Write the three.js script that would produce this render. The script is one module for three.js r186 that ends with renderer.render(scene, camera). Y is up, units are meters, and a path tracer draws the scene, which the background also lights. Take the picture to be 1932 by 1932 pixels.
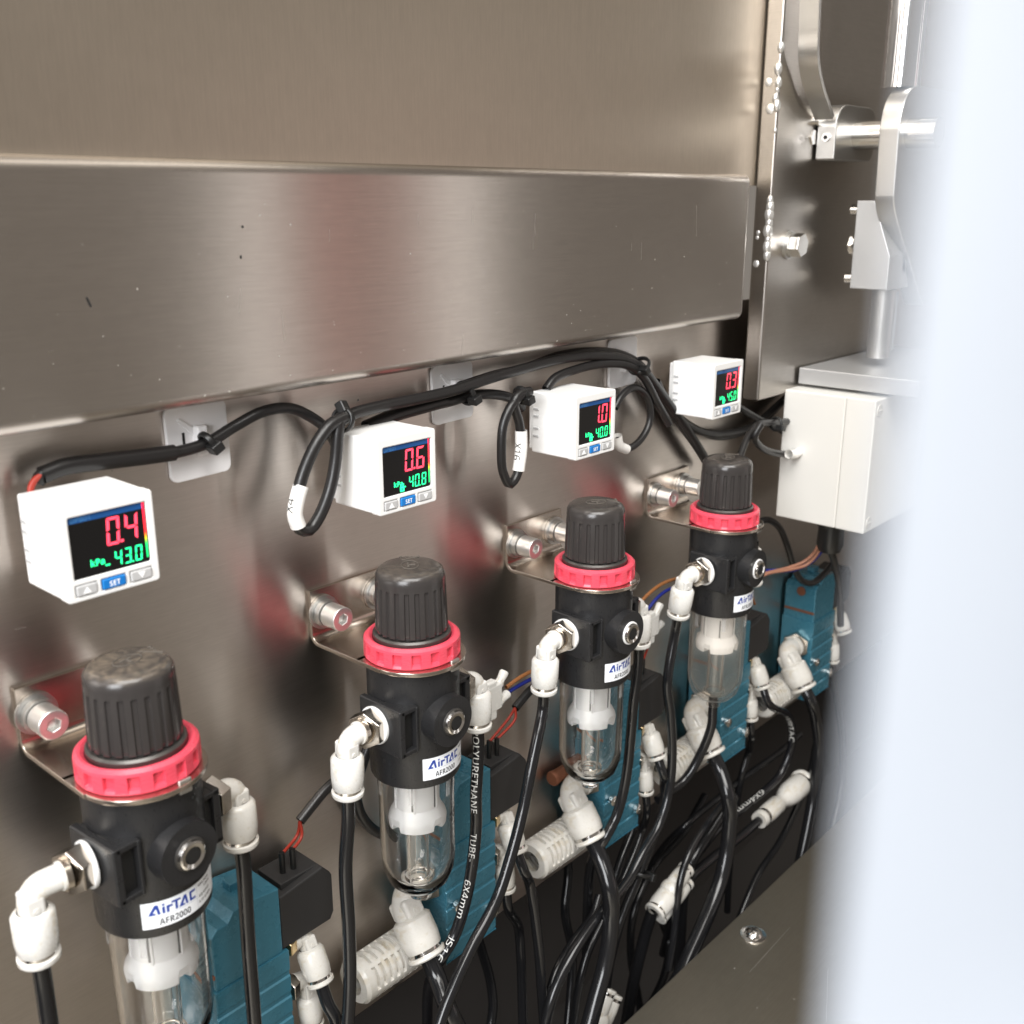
import * as THREE from 'three';
import { RoundedBoxGeometry } from 'three/addons/geometries/RoundedBoxGeometry.js';
import { mergeGeometries, toCreasedNormals } from 'three/addons/utils/BufferGeometryUtils.js';
import { RectAreaLightUniformsLib } from 'three/addons/lights/RectAreaLightUniformsLib.js';

// ---------------------------------------------------------------- camera, light, exposure
const MM = 0.001;
const scene = new THREE.Scene();
const renderer = new THREE.WebGLRenderer({ antialias: true });
renderer.setSize(1024, 1024);
renderer.toneMapping = THREE.LinearToneMapping;
renderer.toneMappingExposure = 1.28;
renderer.shadowMap.enabled = true;

const camera = new THREE.PerspectiveCamera(51.706, 1, 0.004, 20);
const EYE = new THREE.Vector3(-157.72, 185.77, 316.46);          // millimetres
camera.position.copy(EYE).multiplyScalar(MM);
camera.rotation.set(-0.290471, -0.839865, 0, 'YXZ');
camera.focus = 0.50;
camera.userData.fStop = 14;
scene.add(camera);
camera.updateMatrixWorld(true);

scene.background = new THREE.Color(0.178, 0.159, 0.139);          // the dim warm room round the machine

RectAreaLightUniformsLib.init();
function lamp(name, color, intensity, w, h, pos, target) {
  const l = new THREE.RectAreaLight(color, intensity, w, h);
  l.name = name; l.position.set(...pos); l.lookAt(...target); scene.add(l);
  return l;
}
lamp('ceiling_lamp', new THREE.Color(1, 0.985, 0.955), 8.6, 1.3, 0.85, [-0.45, 1.4, 0.75], [0.2, 0, 0]);
lamp('ceiling_lamp_001', new THREE.Color(1, 0.94, 0.84), 1.7, 0.9, 0.45, [0.68, 1.45, 0.66], [0.2, 0, 0]);
lamp('window_light', new THREE.Color(0.96, 0.975, 1), 10.5, 0.9, 1.0, [-1.5, 0.75, 0.7], [0.1, 0.05, 0]);
lamp('door_gap_light', new THREE.Color(1, 0.97, 0.94), 1.5, 0.08, 1.7, [1.15, -0.30, 1.5], [0.2, 0, 0]);   // tall daylit gaps across the room, mirrored by the steel
lamp('door_gap_light_001', new THREE.Color(1, 0.97, 0.94), 1.6, 0.09, 1.7, [1.74, -0.10, 1.5], [0.2, 0, 0]);
lamp('signal_light', new THREE.Color(1, 0.16, 0.13), 0.55, 0.07, 0.7, [1.33, 0.10, 1.5], [0.2, 0, 0]);
lamp('signal_light_001', new THREE.Color(1, 0.16, 0.13), 0.42, 0.07, 0.5, [1.52, 0.15, 1.5], [0.2, 0, 0]);

// ---------------------------------------------------------------- helpers (all lengths in millimetres)
let seedN = 7;
const rnd = () => { seedN = (seedN * 1664525 + 1013904223) >>> 0; return seedN / 4294967296; };
const V = (x, y, z) => new THREE.Vector3(x, y, z);
const F0 = 1993.54;                                             // focal length in the 1932-pixel view of the photograph
function at(px, py, z) {                                        // the point of the plane z that shows at a pixel
  const d = V((px - 966) / F0, -(py - 966) / F0, -1).applyEuler(camera.rotation);
  return EYE.clone().addScaledVector(d, (z - EYE.z) / d.z);
}
const used = new Map();
function numbered(n) { const k = used.get(n) ?? 0; used.set(n, k + 1); return k ? n + '_' + String(k).padStart(3, '0') : n; }
function tag(o, label, category, group) { o.userData.label = label; if (category) o.userData.category = category; if (group) o.userData.group = group; return o; }
function thing(name, label, category, pos = [0, 0, 0], group) {
  const g = new THREE.Group(); g.name = numbered(name); g.position.set(pos[0] * MM, pos[1] * MM, pos[2] * MM); scene.add(g);
  return tag(g, label, category, group);
}
function prep(g) {
  g = g.index ? g.toNonIndexed() : g.clone();
  for (const k of Object.keys(g.attributes)) if (!['position', 'normal', 'uv'].includes(k)) g.deleteAttribute(k);
  if (!g.attributes.normal) g.computeVertexNormals();
  if (!g.attributes.uv) boxUV(g);
  return g;
}
function boxUV(g, k = MM, swap = false) {
  if (g.index) g = g.toNonIndexed();
  if (!g.attributes.normal) g.computeVertexNormals();
  const p = g.attributes.position, n = g.attributes.normal, uv = new Float32Array(p.count * 2);
  for (let i = 0; i < p.count; i++) {
    const a = Math.abs(n.getX(i)), b = Math.abs(n.getY(i)), c = Math.abs(n.getZ(i));
    let u, v;
    if (c >= a && c >= b) [u, v] = [p.getX(i), p.getY(i)]; else if (b >= a) [u, v] = [p.getX(i), p.getZ(i)]; else [u, v] = [p.getZ(i), p.getY(i)];
    uv[2 * i] = (swap ? v : u) * k; uv[2 * i + 1] = (swap ? u : v) * k;
  }
  g.setAttribute('uv', new THREE.BufferAttribute(uv, 2));
  return g;
}
function part(name, geos, mat, parent = scene, keep = false) {
  const list = (Array.isArray(geos) ? geos : [geos]).map(prep);
  const g = list.length > 1 ? mergeGeometries(list) : list[0];
  g.scale(MM, MM, MM);
  const m = new THREE.Mesh(g, mat); m.name = parent === scene ? numbered(name) : name;
  m.castShadow = m.receiveShadow = true; parent.add(m);
  return m;
}
function copyOf(o, label, pos, group) {
  const c = o.clone(); c.name = numbered(o.name.replace(/_\d{3}$/, '')); scene.add(c);
  if (pos) c.position.set(pos[0] * MM, pos[1] * MM, pos[2] * MM);
  c.userData = { ...o.userData, label }; if (group) c.userData.group = group;
  return c;
}
const E = (x, y, z) => new THREE.Euler(x, y, z);
function mv(g, x = 0, y = 0, z = 0, rx = 0, ry = 0, rz = 0) {
  if (rx) g.rotateX(rx); if (ry) g.rotateY(ry); if (rz) g.rotateZ(rz);
  g.translate(x, y, z); return g;
}
const rbox = (w, h, d, r = 0.6, s = 2) => boxUV(new RoundedBoxGeometry(w, h, d, s, Math.min(r, w / 2.01, h / 2.01, d / 2.01)));
const cyl = (r0, r1, h, s = 40) => new THREE.CylinderGeometry(r0, r1, h, s);
const lathe = (pts, s = 64, crease = 0.7) => toCreasedNormals(new THREE.LatheGeometry(pts.map(([x, y]) => new THREE.Vector2(x, y)), s), crease);
function hexPrism(af, h, bevel = 0.5, hole = 0) {                // axis +y, centred
  const s = new THREE.Shape(), R = af / Math.sqrt(3) - bevel * 0.4;
  for (let i = 0; i < 6; i++) s[i ? 'lineTo' : 'moveTo'](R * Math.cos(i * Math.PI / 3), R * Math.sin(i * Math.PI / 3));
  s.closePath();
  if (hole) { const p = new THREE.Path(); p.absarc(0, 0, hole, 0, Math.PI * 2, true); s.holes.push(p); }
  const g = new THREE.ExtrudeGeometry(s, { depth: h - 2 * bevel, bevelThickness: bevel, bevelSize: bevel * 0.4, bevelSegments: 2, curveSegments: 24 });
  g.translate(0, 0, -(h - 2 * bevel) / 2); g.rotateX(-Math.PI / 2);
  return boxUV(g);
}
function prism(pts, depth, bevel = 0.4, seg = 2) {               // outline in x,y, extruded along +z
  const s = new THREE.Shape(); pts.forEach(([x, y], i) => s[i ? 'lineTo' : 'moveTo'](x, y)); s.closePath();
  const g = new THREE.ExtrudeGeometry(s, bevel ? { depth: depth - 2 * bevel, bevelThickness: bevel, bevelSize: bevel, bevelOffset: -bevel, bevelSegments: seg } : { depth, bevelEnabled: false });
  if (bevel) g.translate(0, 0, bevel);
  return boxUV(g);
}
const curve = (pts) => new THREE.CatmullRomCurve3(pts, false, 'centripetal');
function tube(pts, r, rad = 12, step = 3) {
  const c = curve(pts), L = c.getLength();
  return new THREE.TubeGeometry(c, Math.max(8, Math.round(L / step)), r, rad);
}
function gridSurf(nu, nv, f, closeU = true) {                    // f(u,v) -> [x,y,z]
  const pos = [], uv = [], idx = [];
  for (let j = 0; j <= nv; j++) for (let i = 0; i <= nu; i++) { pos.push(...f(i / nu, j / nv)); uv.push(i / nu, j / nv); }
  for (let j = 0; j < nv; j++) for (let i = 0; i < nu; i++) { const a = j * (nu + 1) + i, b = a + 1, c = a + nu + 1, d = c + 1; idx.push(a, c, b, b, c, d); }
  const g = new THREE.BufferGeometry();
  g.setAttribute('position', new THREE.Float32BufferAttribute(pos, 3)); g.setAttribute('uv', new THREE.Float32BufferAttribute(uv, 2)); g.setIndex(idx);
  return g;
}
// ---------------------------------------------------------------- textures
function dataTex(w, h, f, srgb = false, rep) {
  const d = new Uint8Array(w * h * 4);
  for (let y = 0; y < h; y++) for (let x = 0; x < w; x++) { const c = f(x, y), i = (y * w + x) * 4; d[i] = c[0]; d[i + 1] = c[1]; d[i + 2] = c[2]; d[i + 3] = c[3] ?? 255; }
  const t = new THREE.DataTexture(d, w, h); t.magFilter = t.minFilter = THREE.LinearFilter; t.wrapS = t.wrapT = THREE.RepeatWrapping;
  if (srgb) t.colorSpace = THREE.SRGBColorSpace;
  if (rep) t.repeat.set(rep[0], rep[1]);
  t.needsUpdate = true; return t;
}
function noiseField(n, cells, stretchX = 1) {                    // tiling value noise on an n x n grid
  const cx = Math.max(1, Math.round(cells / stretchX)), cy = cells, g = new Float32Array(cx * cy).map(rnd), o = new Float32Array(n * n), sm = (t) => t * t * (3 - 2 * t);
  for (let y = 0; y < n; y++) for (let x = 0; x < n; x++) {
    const fx = x / n * cx, fy = y / n * cy, ix = Math.floor(fx), iy = Math.floor(fy), tx = sm(fx - ix), ty = sm(fy - iy);
    const G = (a, b) => g[(b % cy) * cx + (a % cx)];
    o[y * n + x] = (G(ix, iy) * (1 - tx) + G(ix + 1, iy) * tx) * (1 - ty) + (G(ix, iy + 1) * (1 - tx) + G(ix + 1, iy + 1) * tx) * ty;
  }
  return o;
}
const BN = 1024;
const streakA = noiseField(BN, 512, 40), streakB = noiseField(BN, 1024, 18), streakC = noiseField(BN, 150, 25), blotch = noiseField(BN, 9), blotch2 = noiseField(BN, 40), speck = noiseField(BN, 300);
const clamp255 = (v) => Math.max(0, Math.min(255, v));
const brush = new Float32Array(BN * BN).map((_, i) => 0.48 * streakA[i] + 0.44 * streakB[i] + 0.08 * streakC[i]);
const TILE = 0.16;                                               // metres covered by one tile of the brushed texture
const brushRough = dataTex(BN, BN, (x, y) => { const i = y * BN + x, v = 222 + 5 * (brush[i] - 0.5) + 5 * (blotch[i] - 0.5); return [0, clamp255(v), 255]; }, false, [1 / TILE, 1 / TILE]);
const brushColor = dataTex(BN, BN, (x, y) => {
  const i = y * BN + x; let v = 240 + 15 * (brush[i] - 0.5) + 3 * (blotch2[i] - 0.5);
  return [clamp255(v), clamp255(v - 1), clamp255(v - 3)];
}, true, [1 / TILE, 1 / TILE]);
const grime = (base, amp, rep) => dataTex(512, 512, (x, y) => { const i = (y * 2) * BN + x * 2, v = base + amp * (0.5 * blotch[i] + 0.3 * blotch2[i] + 0.2 * speck[i] - 0.5); return [clamp255(v), clamp255(v), clamp255(v)]; }, false, rep);
const grimeRough = grime(200, 150, [14, 14]);
const grimeBump = dataTex(512, 512, (x, y) => { const v = clamp255(255 * (0.5 * rnd() + 0.5 * speck[(y * 2) * BN + x * 2])); return [v, v, v]; }, false, [30, 30]);
const stain = dataTex(512, 512, (x, y) => { const i = (y * 2) * BN + x * 2, k = Math.max(0, 0.55 * blotch[i] + 0.45 * blotch2[i] - 0.52) * 1.6 + (speck[i] > 0.95 ? 0.35 : 0); return [clamp255(252 - 26 * k), clamp255(252 - 38 * k), clamp255(252 - 60 * k)]; }, true);
function knobTex(dust) {                                          // dust lies on the top of the knob only (low v)
  return dataTex(256, 128, (x, y) => {
    const v = y / 128, i = (y * 6) * BN + x * 4, top = Math.max(0, Math.min(1, (0.36 - v) / 0.12)), k = dust * top * Math.max(0, Math.min(1, 1.1 * (0.5 * blotch2[i] + 0.3 * blotch[i] + 0.2 * speck[i]) - 0.1)) + (speck[i] > 0.95 ? 0.12 : 0);
    return [clamp255(56 + 62 * k), clamp255(53 + 54 * k), clamp255(52 + 42 * k)];
  }, true);
}
function canvasTex(w, h, draw, srgb = true) {
  const c = document.createElement('canvas'); c.width = w; c.height = h; const x = c.getContext('2d'); draw(x, w, h);
  const t = new THREE.CanvasTexture(c); if (srgb) t.colorSpace = THREE.SRGBColorSpace; t.anisotropy = 8; return t;
}
// ---------------------------------------------------------------- materials
const std = (o) => new THREE.MeshStandardMaterial(o), phys = (o) => new THREE.MeshPhysicalMaterial(o);
const lin = (r, g, b) => new THREE.Color().setRGB(r, g, b);
const steel = (rough, aniso, c = [0.60, 0.555, 0.515]) => phys({ color: lin(...c), metalness: 1, roughness: rough, roughnessMap: brushRough, map: brushColor, anisotropy: aniso, anisotropyRotation: Math.PI / 2 });
const M = {
  wall: steel(0.39, 0.80, [0.69, 0.635, 0.595]), upper: steel(0.42, 0.5, [0.60, 0.53, 0.445]), channel: steel(0.31, 0.90, [0.66, 0.615, 0.58]), plate: steel(0.36, 0.4, [0.52, 0.49, 0.46]), floor: steel(0.5, 0.2, [0.42, 0.39, 0.335]), bracket: steel(0.30, 0.3, [0.63, 0.56, 0.50]),
  bright: std({ color: lin(0.72, 0.70, 0.67), metalness: 1, roughness: 0.2 }), chrome: std({ color: lin(0.78, 0.76, 0.74), metalness: 1, roughness: 0.12 }),
  weld: std({ color: lin(0.80, 0.79, 0.77), metalness: 0.85, roughness: 0.42 }), screw: std({ color: lin(0.80, 0.78, 0.75), metalness: 0.9, roughness: 0.36 }),
  satin: std({ color: lin(0.56, 0.55, 0.53), metalness: 1, roughness: 0.38 }),
  alu: std({ color: lin(0.56, 0.56, 0.56), metalness: 0.75, roughness: 0.5, bumpMap: grimeBump, bumpScale: 0.00002 }),
  nickel: std({ color: lin(0.58, 0.53, 0.47), metalness: 1, roughness: 0.22 }),
  brass: std({ color: lin(0.62, 0.47, 0.26), metalness: 1, roughness: 0.28 }), copper: std({ color: lin(0.25, 0.10, 0.055), metalness: 0.6, roughness: 0.55 }),
  bodyBlack: phys({ color: lin(0.019, 0.019, 0.020), roughness: 0.42, bumpMap: grimeBump, bumpScale: 0.00002, roughnessMap: grimeRough, specularIntensity: 0.8 }),
  knob: phys({ color: lin(0.042, 0.038, 0.036), roughness: 0.27, roughnessMap: grimeRough, bumpMap: grimeBump, bumpScale: 0.000006 }),
  dusty: std({ color: lin(0.11, 0.095, 0.08), roughness: 0.9, bumpMap: grimeBump, bumpScale: 0.00012 }),
  dark: std({ color: lin(0.008, 0.008, 0.008), roughness: 0.6 }), washer: std({ color: lin(0.10, 0.095, 0.09), metalness: 0.7, roughness: 0.35 }),
  red: phys({ color: lin(0.78, 0.075, 0.118), roughness: 0.38, roughnessMap: grimeRough }),
  white: phys({ color: lin(0.76, 0.75, 0.72), map: stain, clearcoat: 0.25, clearcoatRoughness: 0.15, roughness: 0.34, roughnessMap: grimeRough }), whiteAged: phys({ color: lin(0.66, 0.64, 0.595), map: stain, clearcoat: 0.2, clearcoatRoughness: 0.2, roughness: 0.4, roughnessMap: grimeRough }),
  ptfe: std({ color: lin(0.86, 0.86, 0.85), roughness: 0.5 }),
  caseWhite: phys({ color: lin(0.86, 0.855, 0.84), roughness: 0.38 }), button: phys({ color: lin(0.50, 0.50, 0.50), roughness: 0.4 }), legend: std({ color: lin(0.95, 0.95, 0.95), roughness: 0.5 }), gap: std({ color: lin(0.16, 0.16, 0.16), roughness: 0.8 }),
  hose: phys({ color: lin(0.010, 0.010, 0.011), roughness: 0.17 }), cable: phys({ color: lin(0.013, 0.012, 0.012), roughness: 0.45, roughnessMap: grimeRough }), sleeve: phys({ color: lin(0.012, 0.011, 0.011), roughness: 0.33 }),
  tie: phys({ color: lin(0.010, 0.010, 0.010), roughness: 0.35 }), pad: phys({ color: lin(0.88, 0.87, 0.87), roughness: 0.42 }),
  blue: phys({ color: lin(0.046, 0.180, 0.255), metalness: 0.2, roughness: 0.36, roughnessMap: grimeRough, bumpMap: grimeBump, bumpScale: 0.00001 }),
  coil: std({ color: lin(0.018, 0.017, 0.017), roughness: 0.62, bumpMap: grimeBump, bumpScale: 0.00003 }),
  clear: phys({ color: lin(0.985, 0.98, 0.975), roughness: 0.02, transmission: 1, thickness: 0.002, ior: 1.48 }), cloudy: phys({ color: lin(0.965, 0.95, 0.93), roughness: 0.31, transmission: 1, thickness: 0, ior: 1.5 }),
  tubeClear: phys({ color: lin(0.9, 0.9, 0.9), roughness: 0.12, transmission: 0.86, thickness: 0, ior: 1.5 }),
  wireBlue: std({ color: lin(0.015, 0.025, 0.22), roughness: 0.45 }), wireBrown: std({ color: lin(0.30, 0.12, 0.04), roughness: 0.5 }), wirePink: std({ color: lin(0.42, 0.2, 0.13), roughness: 0.5 }), wireRed: std({ color: lin(0.35, 0.03, 0.015), roughness: 0.45 }),
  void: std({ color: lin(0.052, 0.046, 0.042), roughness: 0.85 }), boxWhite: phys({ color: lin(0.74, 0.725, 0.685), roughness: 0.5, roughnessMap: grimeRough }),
  door: std({ color: lin(0.435, 0.464, 0.508), roughness: 0.6 }), mark: std({ color: lin(0.01, 0.01, 0.01), roughness: 0.8 }),
};

// ---------------------------------------------------------------- the setting: sheet-metal wall, dark cavity below it, floor plate
const structure = (m) => { m.userData.kind = 'structure'; return m; };
{
  const w = structure(part('wall', mv(new THREE.BoxGeometry(1500, 340, 2), 350, -50, -44), M.wall));
  w.geometry = uvMetric(w.geometry);
  w.userData.label = 'brushed steel back wall behind the row of regulators';
  const u = structure(part('wall', mv(new THREE.BoxGeometry(1500, 480, 2), 350, 432, -33.6), M.upper));
  u.geometry = uvMetric(u.geometry, true);
  u.userData.label = 'upper brushed steel back wall above the channel box';
  const hem = structure(part('wall', mv(rbox(1500, 2, 16, 0.8), 350, -221, -52), M.bracket)); hem.userData.label = 'folded lower hem of the back wall';
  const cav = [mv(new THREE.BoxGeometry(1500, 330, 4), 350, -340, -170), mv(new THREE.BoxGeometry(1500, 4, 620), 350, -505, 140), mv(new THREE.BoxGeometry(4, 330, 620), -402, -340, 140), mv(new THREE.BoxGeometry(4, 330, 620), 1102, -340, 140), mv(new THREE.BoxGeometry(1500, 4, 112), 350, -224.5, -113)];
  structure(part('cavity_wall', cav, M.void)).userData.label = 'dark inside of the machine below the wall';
  const f = structure(part('floor', [mv(rbox(1500, 2, 420, 0.8), 350, -266, 245), mv(rbox(1500, 14, 1.6, 0.6), 350, -273, 36)], M.floor));
  f.geometry = uvMetric(f.geometry); f.userData.label = 'grey steel cover plate along the bottom';
}
function uvMetric(g, swap = false) { return boxUV(g, 1, swap); }

{ // long channel box across the wall
  const b = part('channel_box', mv(new RoundedBoxGeometry(850, 86.5, 40, 6, 5.0), 13.5, 155.2, -42.2), M.channel); b.geometry = uvMetric(b.geometry);
  for (const [x, y, a, l] of [[168, 570, -0.35, 3.4], [455, 485, 0.2, 1.2], [458, 428, 0.1, 0.9], [676, 755, 0, 0.9]]) { const q = at(x, y, -22); part('ink_mark', mv(rbox(0.7, l, 0.25, 0.1), q.x, q.y, -22.1, 0, 0, -a), M.mark, b); }
  tag(b, 'long brushed steel box channel across the wall above the cables', 'channel');
}
{ // thick plate with weld spatter and hex bolt
  const t = thing('mounting_plate', 'thick upright steel plate with weld spatter along its left edge', 'plate', [0, 0, 0]);
  const p = part('plate', mv(new RoundedBoxGeometry(181, 460, 12, 3, 1.6), 549.5, 287, -26), M.plate, t); p.geometry = uvMetric(p.geometry);
  for (const [px, py, r, z] of [[1468, 88, 2.3, 0], [1463, 128, 2.7, 0.8], [1437, 148, 1.8, 6.5], [1466, 155, 2.4, 0], [1464, 168, 1.5, 0.4], [1461, 184, 2.2, 1.2], [1453, 203, 2.2, 4.2], [1466, 199, 2.6, 0], [1464, 246, 1.2, 0], [1451, 378, 2.2, 0.3], [1450, 391, 2.8, 0], [1450, 405, 3.2, 0.3], [1450, 421, 2.6, 0], [1449, 436, 3.3, 0.4], [1448, 452, 2.2, 0], [1447, 466, 3.0, 0.2], [1446, 482, 2.5, 0], [1436, 440, 1.0, 7], [1434, 450, 0.9, 7.4], [1433, 500, 1.6, 7]]) {
    const g = new THREE.SphereGeometry(r * 1.45, 18, 14); if (z > 4) g.scale(0.3, 1, 0.9); else { g.scale(0.78, 1.02, 0.62); g.rotateY(0.5); }
    part('weld_bead', mv(g, 458.9 + (z > 4 ? 0 : 0.5), at(px, py, -20.4).y, -21.0 - z), M.weld, t);
  }
  const bolt = at(1487, 462, -20), c = [bolt.x, bolt.y];
  const washers = [mv(cyl(9.2, 9.2, 1.5), c[0], c[1], -19.2, Math.PI / 2), mv(cyl(8.0, 8.0, 2), c[0], c[1], -17.5, Math.PI / 2)];
  const h = part('hex_bolt', mv(hexPrism(13, 7, 0.7), c[0], c[1], -13, Math.PI / 2, 0, 0.3), M.bright, t); h.rotation.z = 0;
  part('washer', washers, M.satin, t);
}
// ---------------------------------------------------------------- lever, shaft, guide and slab at the right
{
  const t = thing('strap_handle', 'curved flat steel strap hanging in front of the thick plate', 'handle');
  const path = [[1530, -40, -9], [1529, 0, -9], [1527, 60, -9], [1526, 105, -9], [1530, 140, -10], [1538, 172, -10], [1549, 203, -11], [1556, 222, -12]].map((a) => at(...a));
  const c = curve(path), N = 60, g = gridSurf(4, N, (u, v) => {
    const p = c.getPointAt(v), d = c.getTangentAt(v), n = V(d.y, -d.x, 0).normalize(), k = [[-1.4, 6.2], [1.4, 6.2], [1.4, -6.2], [-1.4, -6.2], [-1.4, 6.2]][Math.round(u * 4)];
    return [p.x + n.x * k[0], p.y + n.y * k[0], p.z + k[1]];
  });
  part('strap', boxUV(toCreasedNormals(g, 0.6)), M.satin, t);
  part('dent_mark', mv(new THREE.SphereGeometry(1.6, 12, 8), 0, 0, 0), M.washer, t).position.copy(at(1533, 152, -10).multiplyScalar(MM));
}
{
  const t = thing('pivot_lever', 'steel clamp block with set screw carrying the round pivot shaft', 'clamp');
  const s = new THREE.Shape(); s.moveTo(509.8, 209); s.lineTo(509.8, 228); s.quadraticCurveTo(510.5, 242, 526, 242); s.lineTo(556, 242); s.quadraticCurveTo(568, 242, 568, 230); s.lineTo(568, 216); s.quadraticCurveTo(568, 208, 560, 208); s.lineTo(511, 208); s.closePath();
  const g = new THREE.ExtrudeGeometry(s, { depth: 11.5, bevelThickness: 0.8, bevelSize: 0.8, bevelOffset: -0.8, bevelSegments: 3, curveSegments: 16 }); g.translate(0, 0, -18);
  part('clamp_block', boxUV(g), M.satin, t);
  part('shaft', mv(cyl(9.2, 9.2, 60, 48), 541.5, 224, 18, Math.PI / 2), M.bright, t);
  part('set_screw', [mv(cyl(2.6, 2.6, 2, 20), 509.6, 221.8, -12, 0, 0, Math.PI / 2)], M.chrome, t);
  part('screw_hole', [mv(cyl(1.3, 1.3, 2.4, 6), 509.2, 221.8, -12, 0, 0, Math.PI / 2)], M.dark, t);
  part('hex_bolt', [mv(hexPrism(9, 5, 0.5), 508, 222, -21.5, Math.PI / 2), mv(cyl(3, 3, 8, 20), 508, 232, -20, Math.PI / 2)], M.bright, t);
}
{
  const t = thing('bearing_bracket', 'curved steel bearing arm with a sloped block screwed to it', 'bracket');
  const s = new THREE.Shape(); s.moveTo(527, 186); s.lineTo(525, 226); s.quadraticCurveTo(526, 249, 548, 253); s.lineTo(650, 253); s.lineTo(650, 112); s.lineTo(596, 112); s.lineTo(562, 146); s.quadraticCurveTo(528, 176, 527, 186);
  const g = new THREE.ExtrudeGeometry(s, { depth: 11.5, bevelThickness: 0.8, bevelSize: 0.8, bevelOffset: -0.8, bevelSegments: 2, curveSegments: 20 }); g.translate(0, 0, 16.8);
  part('arm', boxUV(g), M.satin, t);
  const b = prism([[0, 183], [-12, 183], [-26, 148], [-26, 126], [0, 126]], 30, 0.6); b.rotateY(Math.PI / 2);
  part('sloped_block', mv(b, 537.4, 0, 0), M.alu, t);
  part('lug', mv(prism([[560, 126], [560, 148], [574, 126]], 14, 0.5), 0, 0, 12), M.alu, t);
  for (const y of [177, 132]) part('cap_screw', [mv(cyl(3.6, 3.6, 5.5, 24), 545, y, -3.5, Math.PI / 2), mv(cyl(4.4, 4.4, 1.2, 24), 545, y, -0.6, Math.PI / 2)], M.bright, t);
  part('flange_nut', [mv(hexPrism(11, 4, 0.5), 545, 154, -3, Math.PI / 2), mv(cyl(8, 8, 1.4, 28), 545, 154, -1, Math.PI / 2)], M.bright, t);
}
{
  const t = thing('guide_rod', 'vertical polished guide rod standing behind the bearing arm', 'rod');
  part('upper_rod', mv(cyl(12, 12, 250, 48), 549, 377, 17), M.chrome, t);
  part('lower_rod', mv(cyl(8, 8, 46, 40), 556, 102, 17), M.satin, t);
  part('flat_key', mv(rbox(6, 40, 4, 0.5), 566, 103, 20), M.alu, t);
}
{
  const t = thing('rack_strip', 'dark notched strip at the far edge of the thick plate', 'strip', [0, 0, 0]);
  part('strip', mv(rbox(8, 70, 8, 0.6), 642, 92, -27), M.washer, t);
  for (const y of [112, 82]) part('tooth', mv(rbox(6, 14, 6, 0.5), 640, y, -20), M.dark, t);
}
{
  const s = part('slab', mv(new RoundedBoxGeometry(150, 11, 84, 3, 0.8), 585, 68, 23.5), M.alu);
  tag(s, 'thick grey aluminium slab lying across the top of the junction box', 'slab');
}
{
  const t = thing('junction_box', 'cream plastic junction box under the aluminium slab', 'junction box');
  part('base', mv(new RoundedBoxGeometry(88.4, 89.8, 44, 3, 1.0), 539.4, 15.4, 1.8), M.boxWhite, t);
  part('lid', mv(new RoundedBoxGeometry(88.4, 89.8, 20.4, 3, 1.0), 539.4, 15.4, 34.1), M.boxWhite, t);
  for (const [x, y] of [[502, 53], [502, -23], [577, 53], [577, -23]]) part('lid_screw', [mv(cyl(4, 4, 2, 24), x, y, 43.8, Math.PI / 2), mv(rbox(5, 0.8, 0.6, 0.1), x, y, 45)], M.whiteAged, t);
  part('cable_gland', [mv(cyl(9, 9, 14, 32), 521, -37, 10), mv(hexPrism(17, 6), 521, -34, 10), mv(lathe([[9, 7], [9.4, -4], [7.5, -9], [4, -10.5], [0, -10.5]]), 521, -46, 10)], M.tie, t);
}
// ---------------------------------------------------------------- out-of-focus white curtain strip close to the lens
{
  const d = V((1706 - 966) / F0, -(30 - 966) / F0, -1).applyEuler(camera.rotation).normalize(), e = EYE.clone().addScaledVector(d, 31);
  const fold = (y, z) => 1.6 * Math.sin(z / 17 + 0.6) + 0.9 * Math.sin(z / 7.3 + y / 90) + 6 * (1 - Math.cos((y - 200) / 14)) * Math.min(1, z / 8);
  const ring = [], N = 70; for (let i = 0; i <= N; i++) ring.push([0, i / N * 190]); for (let i = N; i >= 0; i--) ring.push([5, i / N * 190]); ring.push([0, 0]);
  const g = gridSurf(ring.length - 1, 60, (u, v) => { const [t, z] = ring[Math.round(u * (ring.length - 1))], y = -160 + 620 * v; return [e.x + t + fold(y, z), y, e.z + z]; });
  tag(part('curtain', boxUV(toCreasedNormals(g, 0.8)), M.door), 'white blurred curtain strip close to the lens along the right side', 'curtain');
}
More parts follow.
